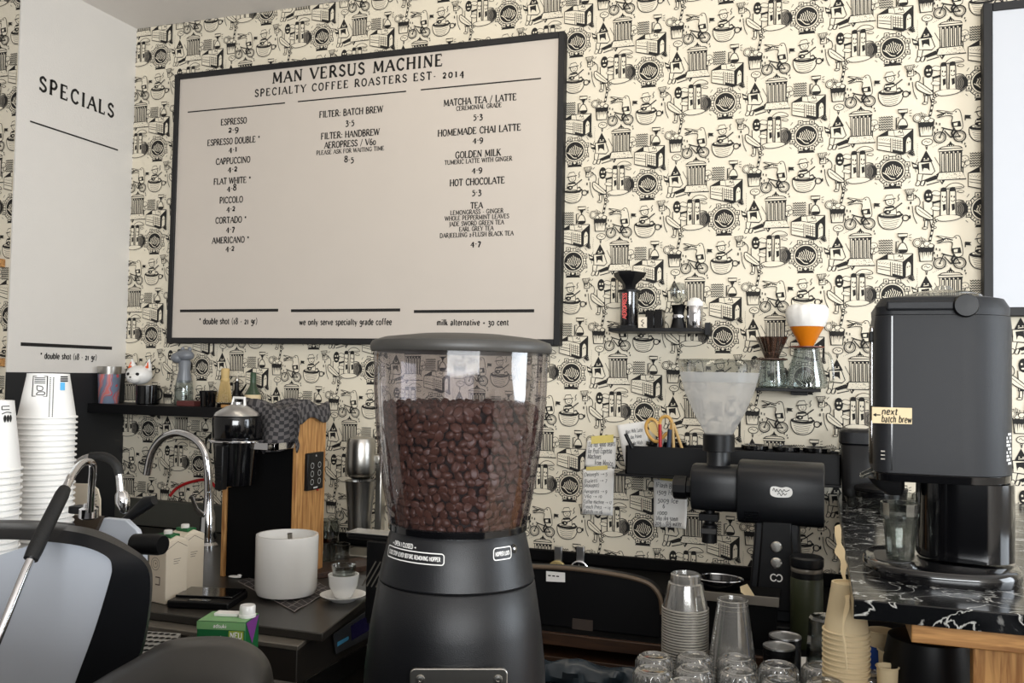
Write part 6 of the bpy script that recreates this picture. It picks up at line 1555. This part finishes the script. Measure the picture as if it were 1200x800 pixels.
put('lock_screw', MB().lathe([(5*sg, -.003), (5*sg, .0002), (3.4*sg, .0003), (3*sg, -.0005), (.5*sg, -.0003)], 20, sc_p, dirv), GLOSSB, col)
put('screw_head', MB().lathe([(2.4*sg, -.0002), (2*sg, .0008), (.4*sg, .001)], 12, sc_p, dirv), CHROME, col)
# chrome plate with screws
dv = Vector((math.cos(az), math.sin(az), 0)); sv_ = Vector((-math.sin(az), math.cos(az), 0))
rpl = 105*sg
def plate_pt(u, v, d=0): return dv*(rpl+d)+sv_*u*sg+Vector((0, 0, gf(800)+v*sg))
pl2 = rrect(-51, 51, -70, 20, 6)
uo = 4
plate = put('name_plate', MB().prism([plate_pt(u+uo, v, -.004) for u, v in pl2], dv*.006), STEEL, big, bevel=.001)
for su in (-40, 41):
    put('plate_screw', MB().lathe([(5*sg, 0), (4.4*sg, .0018), (2*sg, .0022), (1.8*sg, .001), (.3*sg, .001)], 18, plate_pt(su+uo, 9, .002), dv), STEEL, plate)
# base ring, hopper and lid
put('hopper_ring', MB().lathe([(77*sg, gz(618.5)), (81*sg, gz(617)), (81*sg, gz(610)), (79*sg, gz(609))], 72, caps=False), GLOSSB, big)
put('hopper', MB().lathe([(79.5*sg, gz(616)), (81.5*sg, gz(606)), (90*sg, gz(560)), (97*sg, gz(510)), (101*sg, gz(460)), (102.5*sg, gz(413))], 72, caps=False), SMOKE, big)
lid = put('hopper_lid', MB().lathe([(100*sg, gz(414)), (105*sg, gz(413)), (106.5*sg, gz(410)), (106.5*sg, gz(405)), (104*sg, gz(401)), (90*sg, gz(396.5)), (50*sg, gz(392)), (.5*sg, gz(390.5))], 72), mat('lid_grey', (62, 60, 57), .45), big)
# the beans: those showing largest one by one, the rest as a mass
def hop_r(z):
    pr = [(81.5*sg, gz(606)), (90*sg, gz(560)), (97*sg, gz(510)), (101*sg, gz(460))]
    for (r0, z0), (r1, z1) in zip(pr, pr[1:]):
        if z <= z1: return r0+(r1-r0)*(z-z0)/(z1-z0)
    return pr[-1][0]
zb0, zb1 = gz(614), gz(474)
RIN = 17*sg
m = MB().lathe([(66*sg, zb0)]+[(hop_r(zb0+(zb1-zb0)*t)-RIN-.006, zb0+(zb1-zb0)*t) for t in (.1, .3, .5, .7, .9)]+[(hop_r(zb1)-RIN-.006, zb1-.006), (40*sg, zb1-.004), (1*sg, zb1-.002)], 48)
def bean_mesh():
    b = MB(); rings = []; seg, rn_ = 16, 8
    for i in range(rn_+1):
        t = -1+2*i/rn_; k = math.sqrt(max(.002, 1-t*t))
        ring = []
        for j in range(seg):
            a = 2*math.pi*j/seg; y, z = math.cos(a), math.sin(a)
            zz = z*.62 if z > 0 else z*.30
            if z < 0 and abs(y) < .30: zz += .13*(1-abs(y)/.30)
            ring.append(Vector((t, y*.74*k, zz*k)))
        rings.append(ring)
    b.loft(rings)
    b.mi(1); w = .12
    b.add([(-.82, -.035, -.135), (0, -w, -.205), (.82, .035, -.135), (0, w, -.205)], [(0, 1, 2, 3)])
    return b
bm_ = bean_mesh()
def scaled(b, k):
    c = MB(); c.v = [(v[0]*k, v[1]*k, v[2]*k) for v in b.v]; c.f = b.f; c.m = b.m; return c
BL = .0074
bean_me = scaled(bm_, BL).mesh('coffee_bean', 60)
bean_me.materials.append(BEAN); bean_me.materials.append(BEANC)
rnd = random.Random(11)
slots = []
dz = .0094; row = 0; z = zb0+.006
while z < zb1-.002:
    r = hop_r(z)-RIN*.62
    nb = int(2*math.pi*r/.0112)
    for i in range(nb):
        a = 2*math.pi*(i+(.5 if row % 2 else 0))/nb+rnd.uniform(-.03, .03)
        slots.append((a, r+rnd.uniform(-.0025, .0005), z+rnd.uniform(-.002, .002)))
    z += dz; row += 1
def face(a): return math.cos(a-az)
slots.sort(key=lambda q: -face(q[0])+abs(q[2]-(zb0+zb1)/2)*.3)
def bean_rot(a):
    t = Vector((math.cos(a), math.sin(a), 0))
    d = (t+Vector((rnd.uniform(-.6, .6), rnd.uniform(-.6, .6), rnd.uniform(-.6, .6)))).normalized()
    if rnd.random() < .7: d = -d
    q = Vector((0, 0, 1)).rotation_difference(d)
    return q @ Matrix.Rotation(rnd.uniform(0, 6.28), 3, 'Z').to_quaternion()
bo = big.location
proto = None
for i, (a, r, z) in enumerate(slots[:300]):
    p = bo+Vector((r*math.cos(a), r*math.sin(a), z)); q = bean_rot(a); k = rnd.uniform(.86, 1.12)
    o = bpy.data.objects.new('coffee_bean', bean_me) if proto is None else proto.copy()
    proto = proto or o; COL.objects.link(o); o.location = p; o.rotation_mode = 'QUATERNION'; o.rotation_quaternion = q; o.scale = (k, k, k)
    tag(o, 'roasted brown coffee bean against the front of the smoked hopper', 'coffee bean', 'coffee beans behind the hopper wall')
mass = MB(); nb0 = len(m.v)
mass.v = list(m.v); mass.f = list(m.f); mass.m = [1]*len(m.f)
rest = list(slots[300:])
for k in range(230):
    rad = (hop_r(zb1)-RIN)*math.sqrt(rnd.random()); rest.append((rnd.uniform(0, 6.28), rad, zb1-.002+rnd.uniform(-.003, .003)))
for (a, r, z) in rest:
    q = bean_rot(a).to_matrix()*BL*rnd.uniform(.86, 1.12); c = Vector((r*math.cos(a), r*math.sin(a), z)); o_ = len(mass.v)
    mass.v += [tuple(c+q @ Vector(v)) for v in bm_.v]; mass.f += [[o_+i for i in f] for f in bm_.f]; mass.m += bm_.m
tag(put('coffee_beans', mass, [BEAN, BEANC], None, bo, smooth=60), 'mass of roasted coffee beans filling the smoked hopper', 'coffee beans', None, 'stuff')
